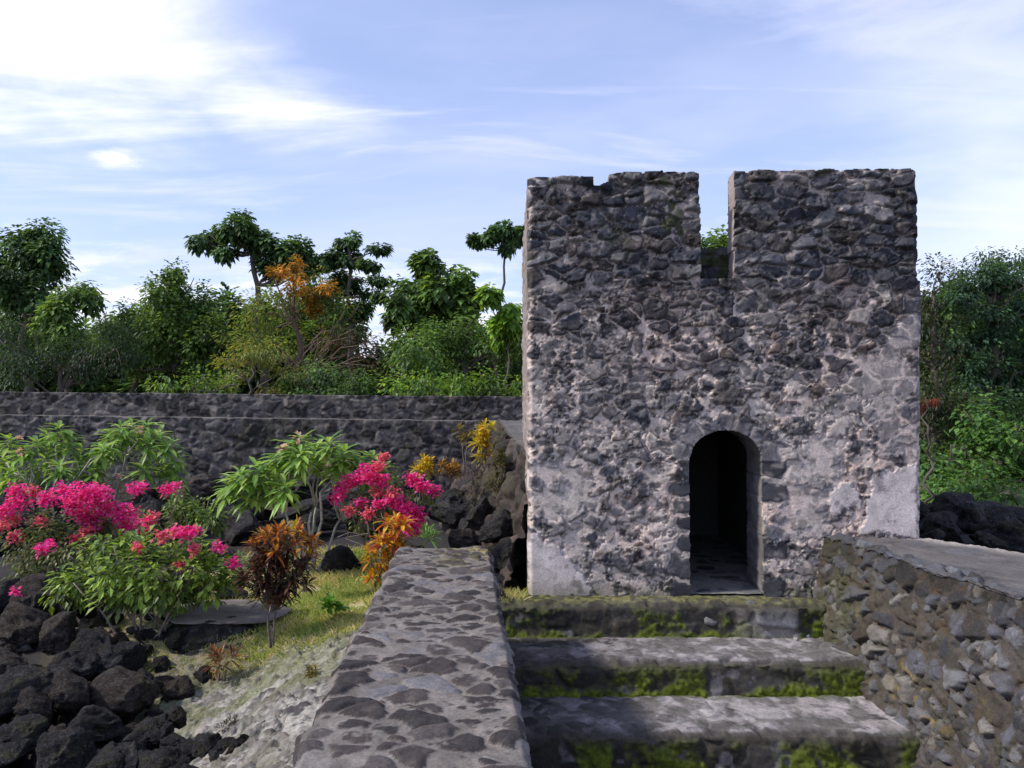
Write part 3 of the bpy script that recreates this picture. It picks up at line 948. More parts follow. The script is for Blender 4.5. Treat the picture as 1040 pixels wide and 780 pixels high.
# ------------------------------------------------------------------ wall on the right
def right_wall():
    loc = np.array((4.2, 6.0, -2.2))
    root = thing("rubble_wall", "thick low rubble wall with cemented top beside the steps, right of the tower", "wall", loc)
    y0, y1 = 0.3, 7.95
    res = .0125
    zb = -3.15
    n = int((y1 - y0) / res); m = int((WALK_Z - zb) / res)
    yy, zz = np.meshgrid(np.linspace(y0, y1, n), np.linspace(zb, WALK_Z + .0, m), indexing='ij')
    RC = [(.085, .088, .10), (.12, .124, .14), (.16, .164, .178), (.20, .20, .21), (.06, .06, .068), (.045, .042, .042), (.10, .085, .072), (.26, .24, .215), (.13, .13, .145), (.07, .058, .048)]
    h, c, st = masonry(yy, zz, .165, .14, 221, .080, .32, RC, (.105, .09, .075), .5, jit=.95, wv=1.0, tilt=1.3, smear=.25, rg=.4, crack=1.0)
    c = c * np.array((.72, .73, .76))
    hs, cs, ss = masonry(yy, zz, .075, .075, 222, .045, .2, RC, (.10, .085, .07), .5, wv=.7)
    n1 = fb2(yy, zz, .45, 4, 223); n2 = fb2(yy, zz, .10, 4, 224)
    t = sm(.56, .64, fb2(yy, zz, .2, 3, 225))
    cs = cs * .7
    h = np.where(t > .5, np.maximum(h * .5, hs + .01), h); c = lerp(c, cs, t)
    rust = sm(.60, .68, fb2(yy, zz, .16, 4, 226)) * (1 - .4 * st)
    c = lerp(c, np.array((.12, .065, .028)), rust * .35 * (1 - .6 * st))
    lic = sm(.66, .72, fb2(yy, zz, .09, 4, 227)) * .5
    c = lerp(c, np.array((.30, .22, .05)), lic * sm(.5, .7, n1))
    green = (.10 + .80 * sm(6.6, 7.8, yy + .8 * (n1 - .5))) * sm(.42, .62, n1 * .5 + n2 * .5 + .03 * (yy - 5))
    c = lerp(c, np.array((.060, .062, .024)) * (.4 + 1.2 * n2)[..., None], green * .75 * (1 - .35 * st))
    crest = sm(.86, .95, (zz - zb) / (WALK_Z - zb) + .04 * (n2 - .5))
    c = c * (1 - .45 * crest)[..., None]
    brn = sm(.50, .64, fb2(yy, zz, .33, 5, 229, .6))
    c = lerp(c, np.array((.050, .040, .026)) * (.4 + 1.2 * n2)[..., None], brn * .25)
    h = h * (1 - .75 * sm(.90, 1.0, (zz - zb) / (WALK_Z - zb)))
    zt = WALK_Z + .01 + .045 * (fb2(yy, yy * 0, .13, 3, 228) - .5) * 2
    tz = (zz - zb) / (WALK_Z - zb)
    Z2 = zb + tz * (zt - zb)
    bat = .24 * (1 - tz)
    ends = sm(0, .15, y1 - yy)
    P = np.stack([xi(yy) - (h - .02) - bat, yy, Z2], -1)
    sheet("wall_face", P, c, M_STONE, root, loc, flip=True)
    # top: cement skim, rough along the inner edge
    outer = np.array([(4.25, 8.3), (4.12, 7.95), (4.64, 7.1), (5.55, 5.6), (6.3, 4.0), (6.7, 2.0), (6.8, .3)])
    oy, ox = outer[::-1, 1], outer[::-1, 0]
    ny, nx = 520, 170
    t, yy = np.meshgrid(np.linspace(0, 1, nx) ** 1.4, np.linspace(y0, y1, ny), indexing='ij')
    xo = np.interp(yy, oy, ox)
    xx = xi(yy) - .004 + (xo - xi(yy) + .004) * t
    w = xx - xi(yy)
    h, c, st = masonry(xx, yy, .16, .14, 231, .085, .25, RC[4:6] + RC[:2], (.09, .085, .08), .5, wv=.8, tilt=1.4)
    n1 = fb2(xx, yy, .45, 5, 232); n2 = fb2(xx * 1.6, yy * .7, .07, 4, 233, .6)
    edge = 1 - sm(.05, .34, w + .22 * (fb2(xx, yy, .2, 3, 234) - .5))
    skim = np.array((.115, .105, .102)) * (.55 + .9 * fb2(xx, yy, .15, 5, 235, .62))[..., None]
    cc = lerp(skim, c, np.clip(edge + .55 * sm(.50, .62, n1), 0, 1))
    pale = (1 - sm(.0, .28, xo - xx + .2 * (n1 - .5))) * sm(6.6, 7.6, yy)
    cc = lerp(cc, np.array((.42, .38, .34)) * (.5 + n2)[..., None], pale * .6)
    z = WALK_Z - .01 + edge * (h - .02) * sm(0, .12, w) + .028 * (n1 - .5) + .02 * (n2 - .5) + pale * .03 * n2
    z = z - .02 * sm(.5, 1, t) + (.01 + .045 * (fb2(yy, yy * 0, .13, 3, 228) - .5) * 2) * (1 - sm(0, .10, w))
    sheet("wall_top", np.stack([xx, yy, z], -1), cc, M_CONC, root, loc, flip=False)
    # outer face
    n, m = 260, 70
    yy, zz = np.meshgrid(np.linspace(y0, y1, n), np.linspace(zb, WALK_Z - .05, m), indexing='ij')
    h, c, st = masonry(yy, zz, .2, .16, 241, .06, .3, LAVA, (.2, .19, .18), .5)
    sheet("wall_face", np.stack([np.interp(yy, oy, ox) + h - .03, yy, zz], -1), c, M_STONE, root, loc)


# ------------------------------------------------------------------ far wall
def far_wall():
    loc = np.array((-6.0, 15.0, -2.0))
    root = thing("boundary_wall", "long dark stone wall with a ledge along it, standing behind the garden", "wall", loc)
    x0, x1 = -16.0, 5.0
    res = .024

    def yfar(x):
        return 15.0 + 0.02 * (0 - x)

    def ztop(x):
        return .115 + .0095 * (-x)

    def zl(x):
        return -.345 + .012 * (-x)

    DK = [(.034, .035, .043), (.048, .048, .056), (.066, .066, .076), (.09, .09, .10), (.125, .12, .128), (.05, .046, .044), (.17, .165, .165)]
    for part in ("parapet", "wall_face"):
        n = int((x1 - x0) / res)
        m = 26 if part == "parapet" else 100
        xx, t = np.meshgrid(np.linspace(x0, x1, n), np.linspace(0, 1, m), indexing='ij')
        if part == "parapet":
            za, zb_ = zl(xx) - .02, ztop(xx) + .018 * (fb2(xx, xx * 0, .2, 3, 250) - .5) * 2
            off = 0.0
        else:
            za, zb_ = -2.6, zl(xx) + .016 * (fb2(xx, xx * 0, .2, 3, 251) - .5)
            off = .40
        zz = za + (zb_ - za) * t
        h, c, st = masonry(xx, zz, .19, .145, 252 + (off > 0), .07, .22, DK, (.17, .16, .155), .5, jit=.9, wv=.8, tilt=1.4, smear=.5)
        n1 = fb2(xx, zz, .7, 4, 255); n2 = fb2(xx, zz, .15, 4, 256)
        c = lerp(c, np.array((.04, .042, .022)), sm(.5, .65, n1) * (.55 if off else .25))
        c = lerp(c, np.array((.34, .32, .31)), sm(.62, .72, n2) * .6)
        c = c * np.array((.70, .67, .64))
        yy = yfar(xx) - off - h * .7
        P = np.stack([xx, yy, zz], -1)
        cap = 10 if part == "parapet" else 9
        dep = .55 if part == "parapet" else .42
        # top surface
        ex = np.repeat(P[:, -1:], cap, axis=1)
        tt = np.linspace(0, 1, cap + 1)[1:]
        ex[..., 1] = P[:, -1:, 1] + tt[None] * dep
        ex[..., 2] += .012 * (fb2(ex[..., 0], ex[..., 1], .2, 3, 257) - .5)
        ce = np.array((.15, .14, .13) if part != "parapet" else (.10, .095, .09)) * (.5 + fb2(ex[..., 0], ex[..., 1], .3, 4, 258))[..., None]
        sheet(part, np.concatenate([P, ex], 1), np.concatenate([c, ce], 1), M_WALL, root, loc)
    # broken cross wall running from the far wall towards the tower, its left flank fallen into rubble
    root2 = thing("ruined_wall", "collapsed brown rubble wall between the dark boundary wall and the tower corner", "wall", (0, 11.5, -1.5))
    l2 = np.array((0, 11.5, -1.5))
    n, m = 260, 110
    t, s = np.meshgrid(np.linspace(0, 1, n), np.linspace(0, 1, m), indexing='ij')
    yy = 14.75 + (8.25 - 14.75) * t
    top = -.34 - .20 * sm(.0, .55, t) - .10 * sm(.6, 1, t) + .08 * (fb2(yy, yy * 0, .6, 3, 260) - .5)
    xt = -.22 + .50 * t
    foot = xt - (.95 * (1 - sm(.3, .9, t)) + .40) - .35 * (fb2(yy, yy * 0 + 2, .7, 3, 261) - .5)
    prof = s ** 1.25
    # from the crest out to the left and down
    s2 = sm(.18, 1, s)
    xx = (xt + .45) + ((xt) - (xt + .45)) * np.clip(s / .18, 0, 1) + (foot - xt) * s2
    zz = top + (-2.05 - top) * (s2 ** .72)
    h, c, st = masonry(yy, s * 2.0, .30, .20, 262, .13, .15, [(.036, .029, .027), (.050, .038, .033), (.060, .045, .038), (.085, .068, .060), (.030, .027, .027)], (.045, .036, .029), .5, wv=.9, tilt=1.3, smear=.2)
    h = h + .10 * (fb2(yy, s * 2, .35, 5, 265, .6) - .5)
    n1 = fb2(yy, s * 2, .5, 4, 263)
    mossy = sm(.56, .68, n1) * .4
    c = lerp(c, np.array((.055, .058, .022)), mossy)
    topm = 1 - sm(.16, .22, s)
    ct = np.array((.115, .105, .10)) * (.5 + fb2(yy * .6, xx, .1, 4, 264))[..., None]
    c = lerp(c, ct, topm)
    nrm = np.zeros(xx.shape + (3,)); nrm[..., 0] = -.75; nrm[..., 2] = .5; nrm[..., 1] = -.35
    P = np.stack([xx, yy, zz], -1) + nrm * ((h - .04) * (1 - .8 * topm))[..., None]
    sheet("rubble_face", P, c, M_WALL, root2, l2, flip=True)



# ------------------------------------------------------------------ boulders
def rock_mesh(seed, sub=5, cuts=20, rough=.19, flat=1.0, name="boulder"):
    import bmesh
    bm = bmesh.new()
    bmesh.ops.create_icosphere(bm, subdivisions=sub, radius=1.0)
    V = np.array([v.co[:] for v in bm.verts])
    T = np.array([[v.index for v in f.verts] for f in bm.faces])
    bm.free()
    r = np.random.default_rng(seed)
    for _ in range(cuts):
        n = unit(r.normal(size=3)); d = r.uniform(.48, .86)
        k = V @ n - d
        V = V - np.maximum(k, 0)[:, None] * n * .97
    N = unit(V)
    V = V + N * (rough * 1.5 * (fbm(V * 1.4 + seed * 3.1, 4, seed) - .5) + rough * .75 * (fbm(V * 4.0, 5, seed + 1, .65) - .5) - .10 * sm(.58, .66, fbm(V * 2.6 + 5, 3, seed + 7)))[:, None]
    V[:, 2] *= flat
    base = palette(np.full(len(V), r.random()), [(.030, .028, .029), (.038, .033, .031), (.025, .025, .027), (.050, .041, .035), (.034, .032, .032)])
    c = base * (.5 + 1.0 * fbm(V * 3.0, 5, seed + 2, .62))[:, None]
    mo = sm(.58, .70, fbm(V * 2.2 + 9, 4, seed + 3)) * .45
    c = lerp(c, np.array((.06, .058, .024)), mo)
    gy = sm(.58, .70, fbm(V * 2.7 + 19, 5, seed + 5, .62)) * .5
    c = lerp(c, np.array((.085, .082, .082)), gy)
    return V, T, c


ROCKS = []


def boulder(x, y, z, r, squash=.8, label=None, group=None, variant=None, rz=None, cat="boulder", name="lava_boulder", stretch=1.0):
    if not ROCKS:
        for i in range(9):
            V, T, c = rock_mesh(300 + i)
            o = mesh_np("lava_boulder", V, tris=T, col=c, mat=M_LAVA)
            ROCKS.append([o, False])
    k = random.randrange(len(ROCKS)) if variant is None else variant
    o, used = ROCKS[k]
    if used:
        o = o.copy(); COL.objects.link(o)
    else:
        ROCKS[k][1] = True
    o.name = name
    o.location = (x, y, z)
    o.rotation_euler = (random.uniform(-.35, .35), random.uniform(-.35, .35), random.uniform(0, 6.28) if rz is None else rz)
    o.scale = (r * random.uniform(.95, 1.2) * stretch, r * random.uniform(.85, 1.1), r * squash * random.uniform(.9, 1.1))
    tag(o, label, cat, group)
    return o


def gz(x, y):
    return float(ground_z(np.array([x]), np.array([y]))[0])


def boulders():
    G = "dark lava boulders heaped left of the garden"
    L0 = "rough dark lava boulder packed into the heap below the bougainvillea bushes"
    spec = [   # px, py of the visible middle, distance, radius, own label
        (28, 690, 5.6, .33, None), (62, 765, 4.85, .30, None), (10, 745, 5.0, .28, None), (95, 735, 5.2, .24, None),
        (130, 700, 5.75, .34, "wide brown lava boulder under the stems of the green bougainvillea"),
        (165, 738, 5.2, .17, "small pale topped lava rock beside the sand slope"),
        (190, 765, 4.9, .22, "dark boulder at the lower corner of the sand slope"),
        (250, 768, 4.55, .075, "small upright black stone standing on the sand"),
        (58, 640, 6.5, .26, "smooth boulder with a bluish side among the black rocks at left"),
        (95, 650, 6.4, .30, None), (25, 632, 6.8, .38, None), (130, 765, 4.8, .24, None), (150, 690, 5.9, .16, None),
        (35, 715, 5.35, .22, None), (72, 700, 5.5, .25, None), (110, 775, 4.7, .22, None), (8, 675, 5.9, .25, None),
        (70, 670, 6.0, .26, None), (115, 668, 6.1, .28, None), (4, 600, 7.4, .4, None), (40, 605, 7.5, .38, None), (90, 610, 7.3, .38, None),
        (210, 772, 4.8, .16, None), (225, 778, 4.6, .12, None), (175, 752, 4.95, .14, None), (182, 725, 5.25, .10, None), (150, 740, 5.1, .2, None), (240, 780, 4.55, .09, None), (160, 775, 4.75, .2, None), (230, 655, 6.7, .10, None), (205, 682, 6.3, .11, None),
    ]
    for px, py, Y, r, lab in spec:
        r *= .86
        p = at(px, py, Y)
        if py > 720 and px > 140:
            p = Vector((p.x, p.y, max(p.z, gz(p.x, p.y) + r * .45)))
        boulder(p.x, p.y, p.z - r * .22, r, .8, lab or L0, None if lab else G)
    # filling between and beyond them
    done = []
    tries = 0
    small = []
    while len(done) < 290 and tries < 18000:
        tries += 1
        y = random.uniform(4.2, 8.4)
        dd = float(np.interp(y, [4.0, 4.6, 5.3, 6.2, 8.4], [.72, .92, 1.22, 1.55, 1.7])) + random.uniform(0, .12)
        x = random.uniform(-.68 * y - .4, float(xl(y)) - dd)
        r = .055 + .19 * random.random() ** 2.0
        if any(math.hypot(x - a, y - b) < (r + c) * .62 for a, b, c in done):
            continue
        done.append((x, y, r))
    done.sort(key=lambda q: -q[2] / q[1])
    for x, y, r in done[:150]:
        boulder(x, y, gz(x, y) + r * random.uniform(.1, .6), r, random.uniform(.6, .9), L0, G)
    VV, TT, CC, o = [], [], [], 0
    rs_ = [rock_mesh(460 + i, 3) for i in range(6)]
    for i, (x, y, r) in enumerate(done[150:]):
        V, T, c = rs_[i % 6]
        a = random.uniform(0, 6.28); Rm = np.array([[math.cos(a), -math.sin(a), 0], [math.sin(a), math.cos(a), 0], [0, 0, 1]])
        VV.append((V @ Rm.T) * r * np.array((1.1, 1, .75)) + np.array((x, y, gz(x, y) + r * .3))); TT.append(T + o); CC.append(c); o += len(V)
    lr = mesh_np("lava_rubble", np.concatenate(VV), tris=np.concatenate(TT), col=np.concatenate(CC), mat=M_STONE)
    tag(lr, "small black lava pieces filling the gaps in the boulder heap", "rubble", kind="stuff")
    G2 = "black boulders along the foot of the boundary wall"
    L2 = "black lava boulder in the shade between the shrubs and the boundary wall"
    done = []
    tries = 0
    while len(done) < 45 and tries < 4000:
        tries += 1
        y = random.uniform(9.6, 14.2); x = random.uniform(-.66 * y, -1.3)
        r = random.uniform(.22, .55)
        if any(math.hypot(x - a, y - b) < (r + c) * .68 for a, b, c in done):
            continue
        if y < 10.6 and x > -3.4:
            continue
        done.append((x, y, r))
        hz = .25 * (y - 9.6) / 4.6
        boulder(x, y, -1.95 + hz + r * .3, r, .75, L2, G2)
    p = at(345, 572, 9.0)
    boulder(p.x, p.y, p.z, .30, .62, "rounded black rock behind the grass at the foot of the pink bougainvillea")
    for px, py, Y, r, lab in [(470, 545, 9.3, .24, "black rock just past the far end of the walkway"), (412, 560, 9.6, .3, "dark rock hidden behind the orange croton beside the walkway"),
                              (505, 560, 9.0, .28, "brown broken rock in the gap between walkway and tower"), (508, 588, 8.45, .2, "low brown rock at the tower's left foot"), (520, 560, 8.75, .26, "brown rock wedged against the tower's left side"), (512, 530, 9.2, .3, "upper brown rock wedged between ruined wall and tower"),
                              (455, 508, 11.5, .42, "big brown rock leaning at the foot of the ruined wall"), (490, 520, 10.6, .36, "rounded brown rock fallen from the ruined wall")]:
        q = at(px, py, Y)
        boulder(q.x, q.y, q.z - r * .3, r, .85, lab)
    # the mound of dark rocks right of the tower
    rs = [(995, 520, 11.2, .62, "broad black lava mound beyond the cemented wall, right of the tower"), (955, 532, 10.2, .33, "black rock nearest the tower's right corner"),
          (1032, 540, 10.0, .46, "smooth dark boulder at the right edge beyond the cemented wall"), (972, 515, 12.0, .5, "rough black rock below the bright green shrubs"),
          (1040, 522, 11.8, .6, "dark rock behind the smooth boulder at right edge"), (940, 545, 9.6, .22, "small black rock beside the tower's right corner")]
    for px, py, Y, r, lab in rs:
        q = at(px, py, Y)
        boulder(q.x, q.y, q.z - r * .35, r, .8, lab)
    GR = "black rocks beyond the cemented wall"
    done = []
    for i in range(1500):
        y = random.uniform(8.5, 13.5); x = random.uniform(4.5, .68 * y + .6)
        r = random.uniform(.10, .30)
        if len(done) > 34 or any(math.hypot(x - a, y - b) < (r + c) * .75 for a, b, c in done):
            continue
        done.append((x, y, r))
        boulder(x, y, gz(x, y) + r * .2, r, .8, "black lava rock in the mound beyond the cemented wall", GR)
    # low outcrop with a flat slab above the sand
    V, T, c = rock_mesh(340, 5, 6, .14)
    q = at(226, 662, 6.95)
    o = mesh_np("rock_outcrop", V * np.array((.62, .42, .30)) , tris=T, col=c, mat=M_LAVA)
    o.location = (q.x, q.y, -2.16); o.rotation_euler = (0, 0, -.1)
    tag(o, "low dark rock outcrop with a shaded front between the bougainvillea and the grass", "rock")
    V, T, c = rock_mesh(341, 5, 8, .10)
    c = np.array((.17, .15, .135)) * (.35 + 1.3 * fbm(V * 3, 5, 77, .62))[:, None]
    q = atz(225, 622, -1.86)
    o = mesh_np("stone_slab", V * np.array((.62, .42, .075)), tris=T, col=c, mat=M_CONC)
    o.location = (q.x, q.y + .1, -1.90); o.rotation_euler = (0, .02, .1)
    tag(o, "flat pale grey stone slab lying behind the dark outcrop", "slab")
    # loose stones lying about
    for px, py, z, r, colr, lab in [(818, 647, -2.28, .045, (.50, .48, .46), "small whitish stone on the upper step at its right end"),
                                    (808, 650, -2.28, .028, (.34, .33, .31), "tiny grey stone beside the whitish one on the step"),
                                    (763, 637, -2.16, .075, (.27, .265, .27), "grey block wedged against the riser below the doorway"),
                                    (764, 620, -2.04, .085, (.12, .12, .125), "dark block set upright below the threshold"),
                                    (722, 628, -2.08, .10, (.20, .195, .19), "rough broken stone jutting from the riser below the doorway"),
                                    (531, 702, -2.58, .028, (.40, .39, .38), "small pale stone on the middle step near the walkway")]:
        q = atz(px, py, z)
        if "rise" in lab or "threshold" in lab:
            q = at(px, py, 7.76) + Vector((0, .03, -r * .2))
        V, T, c = rock_mesh(350 + int(px), 3, 8, .12)
        o = mesh_np("loose_stone", V * r * np.array((1, .9, .8 if r < .07 else 1.1)), tris=T, col=np.array(colr) * (.7 + .6 * fbm(V * 3, 3, 8))[:, None], mat=M_STONE)
        o.location = (q.x, q.y, q.z + r * .25)
        tag(o, lab, "stone")
    for i in range(16):
        y = 5.0 + i * .15 + random.uniform(-.06, .06)
        x = xl(y) - random.uniform(.03, .20)
        r = random.uniform(.035, .075)
        V, T, c = rock_mesh(420 + i, 3, 9, .14)
        o = mesh_np("rubble_stone", V * r * np.array((1.2, 1, .75)), tris=T, col=np.array(random.choice([(.12, .11, .10), (.18, .165, .15), (.08, .072, .068)])) * (.6 + .8 * fbm(V * 3, 4, 8))[:, None], mat=M_STONE)
        o.location = (x, y, gz(x, y) + r * .25); o.rotation_euler = (0, 0, random.uniform(0, 6))
        tag(o, "broken grey rubble stone lying along the walkway's left edge", "stone", "rubble stones along the walkway's left edge")
    # rubble bits scattered over the sand: nobody could count them
    VV, TT, CC, o = [], [], [], 0
    rm = [rock_mesh(380 + i, 1, 5, .2) for i in range(5)]
    for i in range(3200):
        y = random.uniform(3.0, 6.9); d = abs(random.gauss(.55, .5)) + .03
        x = xl(y) - d
        if d > 2.0 or fbm(np.array([x * 2.2, y * 2.2, 3.0]), 3, 66) < .5:
            continue
        V, T, c = rm[i % 5]
        r = .005 + .022 * random.random() ** 4
        a = random.uniform(0, 6.28); R = np.array([[math.cos(a), -math.sin(a), 0], [math.sin(a), math.cos(a), 0], [0, 0, 1]])
        t = random.choice([(.07, .064, .06), (.20, .19, .17), (.30, .285, .26), (.25, .235, .21), (.11, .10, .09), (.22, .20, .175)])
        VV.append((V @ R.T) * r * np.array((1.2, 1, .7)) + np.array((x, y, gz(x, y) + r * .4 + .012)))
        TT.append(T + o); CC.append(np.tile(np.array(t), (len(V), 1))); o += len(V)
    g = mesh_np("gravel", np.concatenate(VV), tris=np.concatenate(TT), col=np.concatenate(CC), mat=M_STONE, smooth=False)
    tag(g, "broken grey stone bits scattered over the pale sand slope", "gravel", kind="stuff")


# ------------------------------------------------------------------ plants
def rand_in(c, r, n, bias=.45):
    d = unit(RNG.normal(size=(n, 3)))
    return np.asarray(c) + d * (RNG.random(n) ** bias)[:, None] * np.asarray(r), d


def leaf_cols(n, pal, w=None, var=.35):
    pal = np.array(pal)
    i = RNG.choice(len(pal), n, p=None if w is None else np.array(w) / sum(w))
    return pal[i] * (1 - var + 2 * var * RNG.random(n))[:, None]


GREEN = [(0.088, 0.163, 0.04), (0.115, 0.2, 0.047), (0.068, 0.131, 0.036), (0.148, 0.237, 0.051)]
DARK = [(0.061, 0.127, 0.046), (0.086, 0.159, 0.054), (0.112, 0.199, 0.06), (0.052, 0.101, 0.04)]
YEL = [(0.183, 0.234, 0.047), (0.225, 0.26, 0.053), (0.14, 0.208, 0.047), (0.253, 0.234, 0.064)]
BRIGHT = [(0.131, 0.253, 0.03), (0.166, 0.297, 0.035), (0.095, 0.187, 0.028), (0.214, 0.319, 0.04)]


def foliage(Y, blobs, L, W, pal, per=46, dens=1.0, rc=.36, droop=.35, dep=None, outward=.7, down=.35, simple=True, flatten=1.0, tipcol=None, jit=.5):
    """leaf clumps filling blobs given as photo ellipses (px, py, rx, ry) at distance Y"""
    out = []
    k = Y / F
    for b in blobs:
        px, py, rx, ry = b[:4]
        yy = Y + RNG.uniform(-jit, jit) + (b[4] if len(b) > 4 else 0)
        c = np.array(at(px, py, yy))
        R = np.array([rx * k, (dep or (rx + ry) * .5 * k), ry * k])
        nc = max(3, int(dens * .80 * (R[0] * R[2] + R[0] * R[1] + R[1] * R[2]) / (rc * rc)))
        cc, cd = rand_in(c, np.maximum(R - rc * .5, .05), nc, .33)
        n = nc * per
        ci = np.repeat(np.arange(nc), per)
        d = unit(RNG.normal(size=(n, 3)))
        P = cc[ci] + d * (rc * RNG.random(n) ** .5)[:, None] * np.array([1, 1, flatten])
        D = d * np.array([1, 1, .6]) + outward * cd[ci] + np.array([0, 0, -down]) + RNG.normal(0, .25, (n, 3))
        tone = (.55 + .9 * RNG.random(nc))[ci]
        cl = leaf_cols(n, pal) * tone[:, None]
        if tipcol is not None:
            f = sm(.2, .9, cd[ci][:, 2]) * .6
            cl = lerp(cl, np.array(tipcol), f)
        ll = L * RNG.uniform(.65, 1.25, n)
        out.append(leaves(P, D, ll, ll * W / L, cl, droop, .12, simple))
    return out


def trunk_tubes(Y, path, r0, r1, blobs, base_z, nlimb=3, twig=True):
    k = Y / F
    pts = [np.array(at(px, py, Y)) for px, py in path]
    b = pts[0].copy(); b[2] = base_z - .1
    pts = np.array([b] + pts)
    t = np.linspace(0, 1, 14)
    cum = np.concatenate([[0], np.cumsum(np.linalg.norm(np.diff(pts, axis=0), axis=1))]); cum /= cum[-1]
    P = np.stack([np.interp(t, cum, pts[:, i]) for i in range(3)], 1)
    P[1:-1] += RNG.normal(0, .06, (12, 3)) * np.array([1, 1, .3])
    tubes = [(P, np.linspace(r0, r1, 14), 8)]
    for bl in blobs:
        c = np.array(at(bl[0], bl[1], Y))
        R = np.array([bl[2] * k, (bl[2] + bl[3]) * .4 * k, bl[3] * k])
        j = int(np.argmin(np.linalg.norm(P[4:] - (c - np.array([0, 0, R[2]])), axis=1))) + 4
        for q in range(nlimb):
            e = c + RNG.uniform(-.75, .75, 3) * R
            lp = limb(P[j], e, 7, .07, -.05)
            ra = max(.02, np.interp(t[j], [0, 1], [r0, r1]) * .55)
            tubes.append((lp, np.linspace(ra, .012, 7), 5))
            if twig:
                for w in range(3):
                    a = lp[RNG.integers(3, 6)]
                    tubes.append((limb(a, a + RNG.uniform(-.55, .55, 3) * R, 5, .08), np.linspace(ra * .35, .006, 5), 4))
    return tubes


def tree(name, label, Y, blobs, trunk, r0=.16, pal=GREEN, L=.26, W=.15, cat="tree", group=None, bark=(.12, .10, .085), nlimb=2, fill=True, **kw):
    L, W = L * .64, W * .80
    kw['per'] = int(kw.get('per', 46) * 1.8)
    core = list(blobs)
    if fill and name not in ("umbrella_tree", "slim_tree", "tiered_tree", "red_leaf_bush"):
        for b in core:
            if random.random() < .7:
                blobs = blobs + [(b[0] + random.uniform(-.5, .5) * b[2], b[1] + b[3] * random.uniform(.8, 1.5), b[2] * random.uniform(.6, .9), b[3] * random.uniform(.6, .95))]
    bx = at(trunk[0][0], trunk[0][1], Y)
    base_z = gz(bx.x, bx.y)
    loc = (bx.x, bx.y, base_z)
    root = thing(name, label, cat, loc, group)
    tubes_obj("trunk", trunk_tubes(Y, trunk, r0, r0 * .4, core, base_z, nlimb), bark, M_BARK, root, loc)
    leaves_obj("crown", foliage(Y, blobs, L, W, pal, **kw), M_LEAFD, root, loc)
    return root


